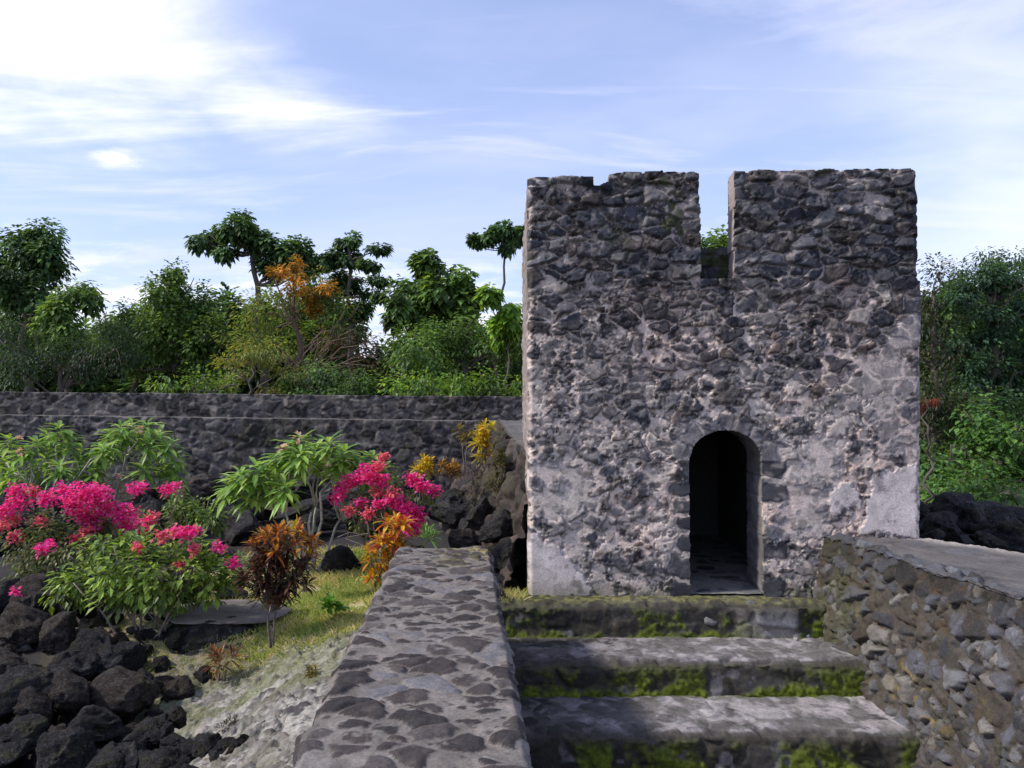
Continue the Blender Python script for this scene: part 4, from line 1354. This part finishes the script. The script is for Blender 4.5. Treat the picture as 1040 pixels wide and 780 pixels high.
def forest():
    G = "tropical trees behind the boundary wall"
    T = dict(group=G)
    tree("vine_draped_tree", "tall tree at the left edge, its crown hung with dark climbing vines", 24, [(34, 250, 34, 28), (22, 290, 32, 34), (48, 268, 22, 32), (8, 320, 26, 34), (40, 236, 22, 14), (4, 262, 14, 20)], [(28, 390), (26, 300)], .2, DARK, .24, .14, down=.7, dens=1.15, **T)
    tree("drooping_tree", "small tree with drooping leaf tufts rising right beside the vine draped tree", 23, [(72, 302, 20, 16), (62, 322, 18, 16), (88, 296, 9, 9), (70, 350, 26, 22), (48, 318, 14, 14)], [(72, 395), (70, 320)], .11, GREEN, .25, .15, down=.7, **T)
    tree("shrubby_tree", "low rounded dark green tree just above the wall near the left edge", 21, [(30, 365, 42, 34), (80, 362, 46, 34), (10, 345, 26, 30), (118, 350, 34, 36)], [(60, 400), (60, 370)], .12, [(.035, .07, .03), (.045, .085, .035), (.03, .06, .03)], .15, .06, per=50, dens=1.1, **T)
    tree("slender_tree", "pointed feathery tree between the drooping tree and the broad umbrella tree", 25, [(130, 318, 16, 26), (108, 330, 18, 20), (146, 330, 20, 26), (180, 300, 24, 18)], [(135, 395), (135, 330)], .10, GREEN, .20, .09, **T)
    tree("broad_leaf_tree", "broad mid green tree with a knobbly top left of the umbrella tree", 24, [(180, 276, 22, 13), (160, 300, 30, 22), (200, 310, 28, 30), (175, 340, 46, 38), (215, 350, 26, 40), (140, 350, 26, 34)], [(180, 398), (182, 310)], .17, GREEN, .22, .13, **T)
    tree("umbrella_tree", "tall dark umbrella shaped tree with a wide flat branch against the sky", 26, [(214, 243, 20, 9), (238, 232, 18, 12), (244, 222, 10, 6), (262, 244, 22, 13), (286, 252, 22, 13), (304, 256, 14, 14), (226, 256, 12, 8), (278, 270, 26, 14), (250, 236, 12, 8), (272, 246, 12, 8), (294, 258, 14, 10), (312, 268, 16, 12), (330, 262, 12, 9), (203, 246, 10, 7)], [(268, 398), (262, 300), (256, 258)], .17, DARK, .28, .17, down=.6, rc=.30, dens=1.3, **T)
    tree("orange_flowered_tree", "tree with burnt orange flower sprays and a bare tangle of brown branches", 23, [(272, 318, 36, 26), (300, 300, 30, 26), (250, 345, 36, 26), (320, 285, 24, 22), (290, 350, 44, 30), (345, 320, 30, 26)], [(305, 398), (302, 345), (298, 300)], .13, YEL + GREEN, .17, .07, bark=(.17, .12, .09), nlimb=4, per=34, dens=.9, **T)
    r = bpy.context.scene.objects["orange_flowered_tree"]
    loc = tuple(r.location)
    fl = foliage(22.6, [(298, 268, 13, 6), (296, 293, 16, 6), (318, 300, 12, 6), (322, 314, 10, 5), (285, 276, 10, 5), (300, 282, 10, 6), (335, 292, 14, 5)], .13, .07, [(.48, .22, .04), (.55, .27, .05), (.38, .20, .05), (.28, .24, .06)], per=60, rc=.20, dens=.55, down=.1)
    for f in fl:
        leaves_obj("flower_spray", [f], M_PETAL, r, loc)
    tubes = [(limb(np.array(at(308 + random.uniform(-8, 8), 385, 22.4)), np.array(at(*e, 22.2 + random.uniform(-.5, .6))), 8, .05, .05), np.linspace(.026, .005, 8), 4) for e in
             [(385, 340), (370, 325), (392, 360), (350, 315), (378, 372), (340, 335), (362, 352), (330, 320), (388, 350), (345, 345)] for _ in range(2)]
    tubes_obj("bare_branch", tubes, (.17, .12, .09), M_BARK, r, loc)
    br = foliage(22.6, [(360, 355, 32, 26), (345, 340, 24, 20), (380, 370, 22, 20)], .15, .05, [(.10, .065, .035), (.085, .06, .03), (.06, .05, .03), (.12, .08, .04)], per=34, dens=.9)
    leaves_obj("withered_leaf", br, M_LEAFD, r, loc)
    tag(r.children[-1], kind="stuff")
    tree("yellowish_tree", "yellow green feathery small tree just above the wall in front of the orange flowered tree", 21, [(235, 372, 30, 20), (265, 360, 34, 24), (225, 390, 26, 14), (290, 380, 26, 18)], [(255, 400), (255, 370)], .08, YEL, .16, .06, flatten=.5, per=44, **T)
    tree("glossy_bush", "dark glossy round bush above the wall below the bare brown branches", 20.5, [(325, 380, 36, 20), (300, 388, 26, 14), (360, 388, 28, 14)], [(325, 400), (325, 385)], .07, DARK + GREEN, .17, .09, cat="bush", group=G)
    tree("tiered_tree", "tiered dark tree with separate leafy shelves and sky showing through", 26, [(352, 244, 14, 9), (350, 262, 20, 12), (384, 252, 10, 7), (378, 268, 14, 6), (384, 284, 12, 5), (374, 298, 12, 6), (345, 288, 22, 18), (360, 312, 22, 14), (386, 300, 6, 5)], [(358, 398), (356, 320), (354, 250)], .12, DARK, .25, .15, rc=.25, flatten=.7, dens=1.2, **T)
    tree("big_leaf_tree", "large leaved tree with a rounded crown and pale trunk left of the tower", 24, [(440, 272, 22, 14), (425, 292, 26, 18), (455, 296, 26, 20), (405, 305, 14, 18), (475, 285, 18, 14), (432, 264, 6, 6), (440, 320, 34, 18), (470, 306, 14, 18)], [(442, 400), (441, 330), (440, 290)], .12, GREEN + [(.09, .16, .04)], .32, .22, down=.6, dens=1.0, bark=(.2, .18, .15), **T)
    tree("slim_tree", "slim tall tree with a flat crown on a thin bare trunk beside the tower", 27, [(484, 244, 10, 5), (497, 240, 14, 6), (512, 232, 13, 6), (524, 240, 9, 7), (516, 250, 9, 7), (532, 236, 9, 7)], [(505, 398), (507, 320), (512, 285), (513, 255)], .09, DARK, .26, .14, rc=.17, dens=1.4, down=.5, **T)
    tree("hedge_tree", "dense leafy bush mass above the wall left of the tower", 21.5, [(430, 352, 38, 26), (480, 350, 42, 30), (455, 340, 36, 22), (515, 345, 22, 30), (410, 365, 22, 22), (545, 340, 30, 40)], [(470, 402), (470, 370)], .10, GREEN + [(.06, .12, .022)], .17, .09, per=46, dens=1.1, **T)
    tree("bright_sapling", "bright light green sapling right against the tower's left edge", 20.5, [(515, 314, 12, 9), (522, 326, 10, 10), (508, 330, 12, 12), (500, 300, 14, 12)], [(516, 402), (516, 330)], .05, BRIGHT, .26, .17, rc=.22, down=.7, **T)
    for x0, lab in ((420, "fresh green low shrubs row along the wall crest near the tower"), (490, "fresh green low bush along the wall crest touching the tower"), (190, "low fresh green bush on the wall crest under the broad leafed tree")):
        tree("low_bush", lab, 18, [(x0 - 22, 392, 22, 12), (x0 + 10, 388, 26, 16), (x0 + 36, 393, 20, 11)], [(x0, 404), (x0, 394)], .05, BRIGHT + GREEN, .16, .08, cat="bush", group="low green bushes above the wall")
    # trees beyond, seen through the crenel and behind everything
    tree("crenel_tree", "treetop seen through the gap between the two merlons", 24, [(722, 256, 30, 16), (740, 246, 24, 12), (700, 262, 24, 20), (770, 270, 40, 30)], [(730, 398), (730, 290)], .13, GREEN, .26, .16, **T)
    G2 = "trees right of the tower"
    tree("layered_tree", "tall dark layered tree filling the right edge above the shrubs", 20, [(1010, 285, 26, 12), (985, 292, 22, 12), (1005, 275, 14, 9), (1035, 280, 24, 16), (1045, 310, 36, 22), (1000, 318, 34, 18), (975, 345, 36, 22), (1035, 350, 44, 26), (1000, 380, 48, 26), (1050, 390, 40, 30)], [(1010, 520), (1008, 420), (1006, 320)], .2, [(.034, .078, .042), (.046, .094, .046), (.062, .118, .05), (.03, .064, .038)], .20, .10, group=G2, flatten=.6, per=46, dens=1.1)
    tree("olive_tree", "thin olive toned tree squeezed between the tower's right side and the layered tree", 17, [(950, 275, 14, 12), (945, 300, 18, 20), (955, 330, 22, 20), (942, 355, 20, 22), (960, 385, 22, 18), (945, 400, 18, 20), (948, 430, 20, 22)], [(948, 520), (948, 400), (948, 300)], .10, [(.055, .075, .028), (.045, .06, .025), (.075, .085, .035)], .16, .07, group=G2, per=40)
    tree("spiky_treetop", "feathery topped tree furthest right standing against the sky", 24, [(1000, 262, 18, 9), (1015, 268, 20, 10), (1035, 262, 20, 10), (975, 275, 14, 10), (1050, 275, 20, 16), (1020, 290, 30, 14)], [(1020, 500), (1018, 380), (1014, 275)], .12, DARK, .20, .07, group=G2)
    tree("dark_thicket_tree", "very dark shaded tree behind the bright shrubs right of the tower", 17.5, [(960, 415, 34, 26), (1000, 410, 40, 26), (1045, 425, 40, 34), (940, 390, 20, 26)], [(985, 530), (985, 420)], .12, DARK, .18, .09, group=G2)
    tree("leafy_shrub", "bright green leafy shrub with rounded masses right of the tower", 15, [(1000, 425, 34, 18), (1030, 445, 34, 22), (975, 455, 34, 22), (1010, 470, 40, 22), (950, 470, 24, 26), (1050, 460, 30, 30)], [(1000, 525), (1000, 470)], .06, [(.07, .165, .035), (.095, .20, .04), (.05, .12, .03), (.12, .22, .045)], .17, .11, cat="shrub", group=G2, dens=1.1)
    tree("low_shrub", "lowest light green shrub spreading over the black rocks right of the tower", 13.2, [(950, 495, 24, 20), (985, 492, 30, 16), (1025, 497, 34, 18), (945, 515, 16, 16), (938, 530, 12, 12), (960, 510, 16, 14), (1000, 478, 26, 10)], [(985, 530), (985, 500)], .05, [(.07, .165, .035), (.095, .20, .04), (.05, .12, .03), (.12, .22, .045)], .14, .08, cat="shrub", group=G2, dens=1.1)
    r = tree("red_leaf_bush", "small red leaved bush beside the tower's right side below the olive tree", 12.5, [(945, 405, 7, 4), (939, 411, 5, 4)], [(944, 520), (943, 415)], .03, [(.22, .05, .025), (.30, .08, .03), (.15, .06, .03)], .10, .03, cat="bush", group=G2, rc=.07, per=18, nlimb=1)
    # far dense wood behind: one mass
    blobs = []
    prof = [(-160, 300), (0, 300), (60, 328), (110, 320), (160, 300), (210, 306), (250, 292), (300, 285), (345, 300), (385, 338), (410, 335), (450, 318), (500, 325), (545, 335), (900, 300), (950, 290), (990, 285), (1040, 282), (1200, 280)]
    for i in range(58):
        px = -150 + i * 24 + random.uniform(-8, 8)
        if 560 < px < 905:
            continue
        top = float(np.interp(px, *zip(*prof))) + random.uniform(0, 12)
        y = top + 20
        while y < (410 if px < 560 else 530):
            blobs.append((px + random.uniform(-9, 9), y, 22, 24)); y += 24
    w = leaves_obj("far_wood", foliage(29.5, blobs, .30, .18, DARK + GREEN, per=50, rc=.5, dens=2.2, jit=1.5), M_LEAFD)
    tag(w, "dark green wood closing the view far behind the trees", "wood", kind="stuff")


def rosette(P, axis, n, L, W, pal, droop=.35, spread=1.0, w=None, lift=.5):
    th = np.arange(n) * 2.4 + RNG.random() * 6
    axis = unit(np.asarray(axis, float))
    a = unit(np.cross(axis, np.array([.3, .9, .2]))); b = np.cross(axis, a)
    k = np.linspace(0, 1, n)
    D = (np.cos(th)[:, None] * a + np.sin(th)[:, None] * b) * (spread * (1.15 - .55 * k))[:, None] + axis * (lift * (.1 + 1.2 * k))[:, None]
    D += RNG.normal(0, .15, (n, 3))
    Pp = np.asarray(P) + axis * (k * .06 * L / .2)[:, None]
    ll = L * RNG.uniform(.7, 1.15, n)
    return leaves(Pp, D, ll, ll * W / L, leaf_cols(n, pal, w, .3), droop, .12, False)


PLUM = [(.19, .33, .06), (.24, .39, .08), (.13, .25, .05), (.30, .42, .11)]


def plumeria(label, Y, base, forks, tips, L=.30, n=16, flowers=()):
    b = atz(*base, gz(at(*base, Y).x, Y) + .02)
    b = np.array(at(base[0], base[1], Y)); loc = tuple(b)
    b0 = b - np.array([0, 0, .2])
    root = thing("plumeria_bush", label, "plumeria", loc, "plumeria bushes below the boundary wall")
    FK = [np.array(at(px, py, Y + random.uniform(-.2, .2))) for px, py in forks]
    tubes = []
    for f in FK:
        tubes.append((limb(b0, f, 8, .025), np.linspace(.021, .013, 8), 7))
    parts = []
    for px, py in tips:
        dz = random.uniform(-.45, .45)
        t = np.array(at(px, py, Y + dz))
        f = FK[int(np.argmin([abs(q[0] - t[0]) + .4 * abs(q[2] - t[2]) for q in FK]))]
        p = limb(f, t, 7, .05, -.05)
        tubes.append((p, np.linspace(.012, .009, 7), 6))
        ax = unit(p[-1] - p[-3]) * .5 + np.array([0, 0, .9])
        parts.append(rosette(t, ax, n, L, L * .25, PLUM, .30, 1.1, None, .4))
        parts.append(rosette(t - np.array([0, 0, .07]), ax, n - 5, L * .9, L * .23, PLUM, .55, 1.3, None, .15))
    tubes_obj("stem", tubes, (.42, .40, .36), M_BARK, root, loc)
    leaves_obj("foliage", parts, M_LEAF, root, loc)
    for px, py in flowers:
        c = np.array(at(px, py, Y - .45))
        P, d = rand_in(c, (.03, .03, .03), 14)
        col = leaf_cols(14, [(.62, .42, .40), (.68, .55, .50), (.55, .28, .32)], None, .15)
        leaves_obj("flower", [leaves(P, d + np.array([0, -.4, .3]), .06, .04, col, .1, .1, True)], M_PETAL, root, loc)
    return root


PINK = [(.74, .04, .36), (.82, .08, .44), (.66, .03, .28), (.86, .16, .50)]
CORAL = [(.74, .13, .26), (.66, .10, .22), (.76, .26, .26), (.70, .16, .36)]


def bougainvillea(label, Y, base, blobs, blooms, pal, n_per=60, leaf=.07, coral=(), stems=9, rc=.14, spread=.5, dens=1.0):
    b = np.array(at(base[0], base[1], Y)); loc = tuple(b)
    root = thing("bougainvillea_bush", label, "bougainvillea", loc, "bougainvillea bushes in the garden")
    tubes = []
    for i in range(stems):
        bl = blobs[i % len(blobs)]
        e = np.array(at(bl[0] + random.uniform(-.5, .5) * bl[2], bl[1] + random.uniform(-.3, .6) * bl[3], Y + random.uniform(-.3, .3)))
        p = limb(b - np.array([random.uniform(-.03, .03), 0, .12]), e, 8, .05, -.04)
        tubes.append((p, np.linspace(.016, .005, 8), 6))
        for _ in range(3):
            a = p[RNG.integers(3, 7)]
            tubes.append((limb(a, a + RNG.normal(0, .14, 3) + np.array([0, 0, .1]), 5, .08), np.linspace(.007, .003, 5), 5))
    tubes_obj("stem", tubes, (.24, .20, .165), M_BARK, root, loc)
    leaves_obj("foliage", foliage(Y, blobs, leaf, leaf * .6, pal, per=n_per, rc=rc, dens=dens, down=.2, droop=.25, jit=.15, simple=True), M_LEAF, root, loc)
    for lst, pl in ((blooms, PINK), (coral, CORAL)):
        if not lst:
            continue
        for px, py, r in lst:
            k = Y / F
            c = np.array(at(px, py, Y - .25 + random.uniform(-.12, .12)))
            R = np.array([r * k * 1.5, r * k, r * k * 1.1])
            r *= 1.02; n = int(22 + 1.6 * r * r * (Y / 8) ** 2)
            P, d = rand_in(c, R, n, .62)
            leaves_obj("bloom", [leaves(P, RNG.normal(0, 1, (n, 3)), .036 * RNG.uniform(.7, 1.3, n), .036, leaf_cols(n, pl, None, .3), .1, .2, True)], M_PETAL, root, loc)
    return root


def croton(label, Y, base, blobs, pal, w=None, L=.16, W=.03, shoots=24, per=16, top=None, topw=None, name="croton", stems=True, group="croton shrubs"):
    b = np.array(at(base[0], base[1], Y)); loc = tuple(b)
    root = thing(name, label, "croton", loc, group)
    tubes, parts = [], []
    k = Y / F
    tot = sum(x[2] * x[3] for x in blobs)
    node = None
    zlo = min(at(x[0], x[1] + x[3], Y).z for x in blobs); zhi = max(at(x[0], x[1] - x[3], Y).z for x in blobs)
    for bl in blobs:
        c = np.array(at(bl[0], bl[1], Y)); R = np.array([bl[2], (bl[2] + bl[3]) * .45, bl[3]]) * k
        for i in range(max(3, int(shoots * bl[2] * bl[3] / tot))):
            P, d = rand_in(c, R * .85, 1, .45)
            P, d = P[0], d[0]
            h = (P[2] - zlo) / (zhi - zlo)
            usetop = top is not None and h > random.uniform(.50, .90)
            ax = d * np.array([.7, .7, .4]) + np.array([0, 0, .75])
            parts.append(rosette(P, ax, per, L, W, top if usetop else pal, .30, .75, topw if usetop else w, .8))
            if stems:
                if node is None:
                    node = b + np.array([0, 0, max(.04, (zlo - b[2]) * .9)])
                    for q in (-1, 1):
                        tubes.append((limb(b + np.array([q * .012, 0, -.1]), node + np.array([q * .03, 0, .0]), 6, .03), np.linspace(.013, .009, 6), 6))
                if random.random() < .5:
                    tubes.append((limb(node, P, 6, .06, -.05), np.linspace(.007, .003, 6), 5))
    if tubes:
        tubes_obj("stem", tubes, (.16, .13, .11), M_BARK, root, loc)
    leaves_obj("foliage", parts, M_LEAF, root, loc)
    return root


def garden():
    plumeria("spreading plumeria with bare pale forked stems standing left of the walkway", 9.0, (318, 575),
             [(302, 540), (290, 520), (316, 520), (321, 515), (345, 528), (325, 500)],
             [(234, 500), (246, 487), (262, 480), (272, 500), (280, 486), (283, 468), (296, 458), (308, 452), (322, 460), (318, 474), (334, 456), (350, 464), (362, 474), (378, 470), (388, 482), (340, 480), (296, 478), (256, 505), (370, 488), (305, 466), (345, 470), (268, 488), (240, 492), (290, 500)],
             .25, 21, [(303, 444), (333, 470), (287, 455), (390, 470)])
    plumeria("low wide plumeria at the left edge in front of the dark wall", 11.0, (50, 545),
             [(40, 505), (30, 495), (55, 500), (70, 505)],
             [(4, 470), (12, 485), (22, 462), (36, 455), (48, 446), (60, 440), (70, 452), (82, 462), (94, 468), (104, 460), (45, 470), (60, 478), (30, 480), (78, 482), (10, 452), (95, 482), (58, 460), (5, 492), (35, 495)],
             .27, 18, [(21, 446), (21, 458)])
    plumeria("rounded plumeria with one curved bare stem right of the low plumeria", 11.4, (108, 540),
             [(108, 510), (122, 480), (128, 462)],
             [(112, 446), (122, 438), (134, 436), (148, 436), (160, 446), (170, 456), (176, 468), (104, 458), (150, 455), (140, 446), (166, 478), (156, 470), (118, 455), (176, 484), (145, 480), (128, 445)],
             .27, 18, [(142, 436), (121, 483)])
    LF = [(.17, .28, .04), (.22, .33, .055), (.10, .17, .03), (.27, .37, .075), (.075, .13, .028)]
    bougainvillea("green bougainvillea with thin pale stems and few pink blooms on the black boulders", 6.9, (153, 668),
                  [(85, 590, 34, 24), (130, 575, 46, 36), (180, 580, 44, 34), (215, 590, 26, 26), (150, 600, 50, 16), (60, 600, 24, 16), (110, 555, 34, 18), (195, 555, 30, 16), (235, 580, 14, 20)],
                  [(44, 558, 6), (50, 553, 5), (238, 572, 6), (222, 556, 6), (15, 601, 4), (186, 542, 8), (196, 540, 6)], LF, 46, .075,
                  coral=[(178, 540, 6), (185, 574, 5), (198, 558, 6), (140, 556, 5), (165, 545, 6)], stems=14)
    OL = [(.10, .14, .045), (.13, .18, .055), (.08, .11, .035), (.16, .14, .06)]
    bougainvillea("large magenta bougainvillea covering the rocks at the left edge", 8.6, (70, 600),
                  [(30, 545, 40, 30), (75, 545, 44, 30), (110, 530, 30, 24), (20, 580, 30, 24), (60, 575, 36, 20)],
                  [(17, 498, 8), (20, 510, 10), (4, 518, 8), (48, 506, 9), (64, 498, 8), (84, 502, 12), (96, 505, 12), (100, 500, 10), (80, 520, 11), (92, 528, 10), (108, 516, 9), (128, 520, 10), (126, 530, 8), (128, 536, 6), (98, 535, 7), (70, 510, 8)], OL, 40, .06,
                  coral=[(14, 528, 7), (40, 530, 6), (15, 545, 6), (88, 540, 6), (33, 500, 6), (4, 535, 6), (75, 548, 5)])
    bougainvillea("straggly bougainvillea with sparse pink tips behind the green one", 9.2, (170, 560),
                  [(180, 505, 16, 16), (200, 520, 26, 14), (150, 530, 20, 12), (215, 525, 14, 12), (185, 530, 26, 14)],
                  [(138, 497, 7), (144, 494, 5), (170, 497, 6), (178, 494, 5), (140, 532, 6), (150, 530, 5)], [(.14, .22, .045), (.17, .27, .05), (.10, .16, .035)], 46, .07, dens=1.0,
                  coral=[(155, 525, 6), (148, 538, 5)])
    bougainvillea("magenta bougainvillea leaning over the rocks beside the far end of the walkway", 8.75, (388, 582),
                  [(390, 505, 36, 26), (370, 520, 26, 24), (420, 515, 26, 22), (400, 535, 30, 20), (430, 500, 16, 16)],
                  [(346, 498, 7), (354, 490, 7), (362, 486, 8), (374, 484, 9), (386, 488, 8), (342, 506, 6), (372, 476, 6), (424, 490, 8), (430, 494, 7), (440, 498, 6), (418, 486, 6), (404, 510, 8), (412, 518, 9), (420, 528, 9), (424, 520, 8), (414, 530, 8), (394, 508, 6), (366, 510, 6), (420, 538, 7), (384, 512, 5)], OL, 36, .06, dens=.8,
                  coral=[(384, 474, 6), (390, 464, 5), (355, 518, 6), (374, 522, 6), (400, 500, 6), (384, 500, 6)])
    MAR = [(.060, .026, .022), (.085, .034, .024), (.045, .030, .020), (.11, .045, .025), (.05, .05, .02)]
    OR = [(.42, .14, .02), (.50, .24, .03), (.30, .07, .02), (.16, .05, .02), (.20, .16, .03)]
    YO = [(.62, .34, .02), (.58, .40, .03), (.50, .20, .02), (.35, .30, .03)]
    croton("dark maroon croton with an orange flushed top standing on the grass", 6.55, (276, 646), [(282, 560, 28, 26), (268, 585, 24, 26), (296, 588, 24, 24), (280, 605, 26, 14)], MAR, None, .12, .024, 105, 18, OR, None)
    croton("yellow and orange croton behind the dark maroon one", 7.6, (310, 590), [(306, 545, 14, 14), (312, 562, 10, 12)], YO + OR, None, .14, .03, 12, 14)
    croton("golden croton rooted against the walkway's left edge", 8.0, (384, 595), [(383, 568, 12, 10), (388, 580, 8, 8), (380, 585, 6, 8)], YO, None, .13, .032, 12, 15)
    croton("tall orange and red croton overhanging the walkway's far left corner", 8.05, (398, 580), [(403, 532, 15, 13), (392, 548, 13, 10), (400, 556, 10, 8)], YO + [(.45, .10, .02), (.38, .06, .03)], None, .16, .04, 16, 15)
    croton("clear yellow croton in front of the boundary wall, left of an orange one", 12.2, (428, 505), [(428, 476, 11, 9)], [(.60, .42, .02), (.52, .40, .03), (.40, .32, .03)], None, .17, .035, 12, 16)
    croton("rusty orange croton in front of the boundary wall beside a yellow one", 12.2, (455, 505), [(454, 478, 13, 9)], [(.32, .17, .02), (.26, .12, .03), (.40, .22, .03), (.14, .10, .03)], None, .17, .035, 12, 16)
    croton("tall bright yellow croton on top of the ruined wall", 12.3, (492, 475), [(496, 438, 9, 9), (489, 448, 10, 9), (492, 462, 8, 9)], [(.58, .45, .03), (.48, .40, .03), (.34, .32, .03), (.60, .36, .02)], None, .17, .035, 22, 15)
    croton("small olive brown croton against the ledge left of the tall yellow one", 13.2, (472, 470), [(472, 442, 9, 9)], [(.20, .16, .03), (.14, .12, .03), (.26, .18, .03)], None, .16, .03, 8, 14)
    croton("trailing olive green plant hanging on the ruined wall below the yellow croton", 10.6, (508, 520), [(512, 470, 11, 16), (505, 488, 12, 14), (516, 498, 8, 14)], [(.085, .085, .025), (.12, .10, .03), (.06, .065, .022), (.05, .04, .02)], None, .15, .03, 24, 15, name="trailing_plant", group=None)
    croton("grey purple wispy plant on the rubble left of the trailing olive plant", 11.2, (482, 520), [(482, 492, 14, 14), (478, 478, 12, 12), (486, 508, 10, 8)], [(.075, .06, .065), (.10, .08, .085), (.06, .05, .05)], None, .13, .018, 22, 14, name="wispy_plant", group=None)
    croton("little red leaved spiky plant at the edge of the dark outcrop", 6.25, (226, 686), [(227, 671, 12, 9)], [(.18, .05, .02), (.10, .04, .02), (.26, .12, .03), (.08, .06, .02)], None, .13, .016, 9, 13, name="spiky_plant", group=None)
    croton("yellowish weed growing out of the walkway's broken left edge", 5.35, (320, 700), [(320, 688, 7, 10)], [(.26, .19, .04), (.16, .14, .04), (.10, .10, .03)], None, .07, .012, 10, 13, name="yellow_weed", group=None, stems=False)
    croton("bright green strap leaved lily clump at the far end of the walkway", 7.75, (431, 556), [(431, 548, 9, 5)], [(.12, .24, .05), (.16, .28, .07), (.09, .18, .04)], None, .17, .022, 5, 12, name="lily_clump", group=None, stems=False)
    croton("bright green broad leaved seedling alone in the dry grass", 6.9, (338, 622), [(338, 616, 10, 6)], [(.11, .26, .03), (.14, .30, .04), (.08, .19, .025)], None, .085, .055, 8, 9, name="green_seedling", group=None, stems=False)
    croton("dried brown weed low on the sand near the boulders", 5.15, (231, 742), [(232, 738, 10, 4)], [(.07, .06, .035), (.12, .09, .05), (.05, .05, .025)], None, .06, .010, 8, 10, name="dried_weed", group=None, stems=False)


def grass():
    parts = []

    def blades(x, y, n, L, pal, W=.006, lean=.5):
        z = ground_z(x, y)
        P = np.stack([x, y, z - .01], -1)
        D = np.stack([RNG.normal(0, lean, n), RNG.normal(0, lean, n), np.ones(n)], -1)
        ll = L * RNG.uniform(.4, 1.3, n)
        c = leaf_cols(n, pal, None, .3)
        parts.append(leaves(P, D, ll, np.full(n, W), c, .3, .1, True, up=(.3, 1, .1)))
    DRY = [(.56, .51, .22), (.46, .45, .17), (.64, .57, .30), (.36, .42, .12)]
    GRN = [(.30, .40, .09), (.25, .34, .08), (.42, .46, .14)]
    n = 26000
    y = RNG.uniform(6.3, 10.4, n); d = np.abs(RNG.normal(0, 1.0, n)) + .0
    x = xl(y) - d
    k = (fb2(x, y, .35, 4, 301) > .40) & (d < 2.7)
    x, y = x[k], y[k]
    g = fb2(x, y, .6, 4, 302) > .46
    blades(x[~g], y[~g], int((~g).sum()), .10, DRY)
    blades(x[g], y[g], int(g.sum()), .10, GRN)
    # front fringe of the lawn and tufts on the sand
    for px, py, r, m_, L, pal in [(255, 690, .22, 700, .07, GRN), (235, 705, .18, 420, .06, GRN), (270, 676, .2, 520, .07, GRN), (290, 660, .2, 420, .07, DRY), (305, 640, .35, 1300, .09, GRN), (340, 632, .3, 1200, .09, GRN + DRY),
                                  (290, 640, .3, 900, .09, GRN + DRY), (275, 740, .06, 60, .05, DRY), (310, 740, .08, 80, .05, GRN), (240, 640, .3, 500, .07, DRY), (190, 640, .3, 500, .07, DRY), (330, 690, .08, 90, .06, DRY), (300, 710, .1, 60, .05, GRN), (375, 575, .2, 700, .14, GRN + DRY), (355, 580, .3, 900, .14, DRY)]:
        q = atz(px, py, -2.12 if py > 650 else -1.88)
        blades(q.x + RNG.normal(0, r, m_), q.y + RNG.normal(0, r * .9, m_), m_, L, pal)
    o = leaves_obj("grass", parts, M_GRASS)
    tag(o, "dry yellow green grass on the ground left of the walkway", "grass", kind="stuff")
    parts.clear()
    n = 1100
    x = RNG.uniform(-.45, .13, n); y = 7.98 + RNG.normal(0, .07, n)
    P = np.stack([x, y, np.full(n, -1.98)], -1)
    D = np.stack([RNG.normal(0, .35, n), RNG.normal(0, .3, n), np.ones(n)], -1)
    o = leaves_obj("grass_tuft", [leaves(P, D, .13 * RNG.uniform(.4, 1.4, n), np.full(n, .005), leaf_cols(n, DRY), .3, .1, True, up=(.3, 1, .1))], M_GRASS)
    tag(o, "tuft of dry straw grass at the foot of the tower's left corner", "grass tuft")


build_ground()
tower()
steps()
walkway()
right_wall()
far_wall()
boulders()
forest()
garden()
grass()
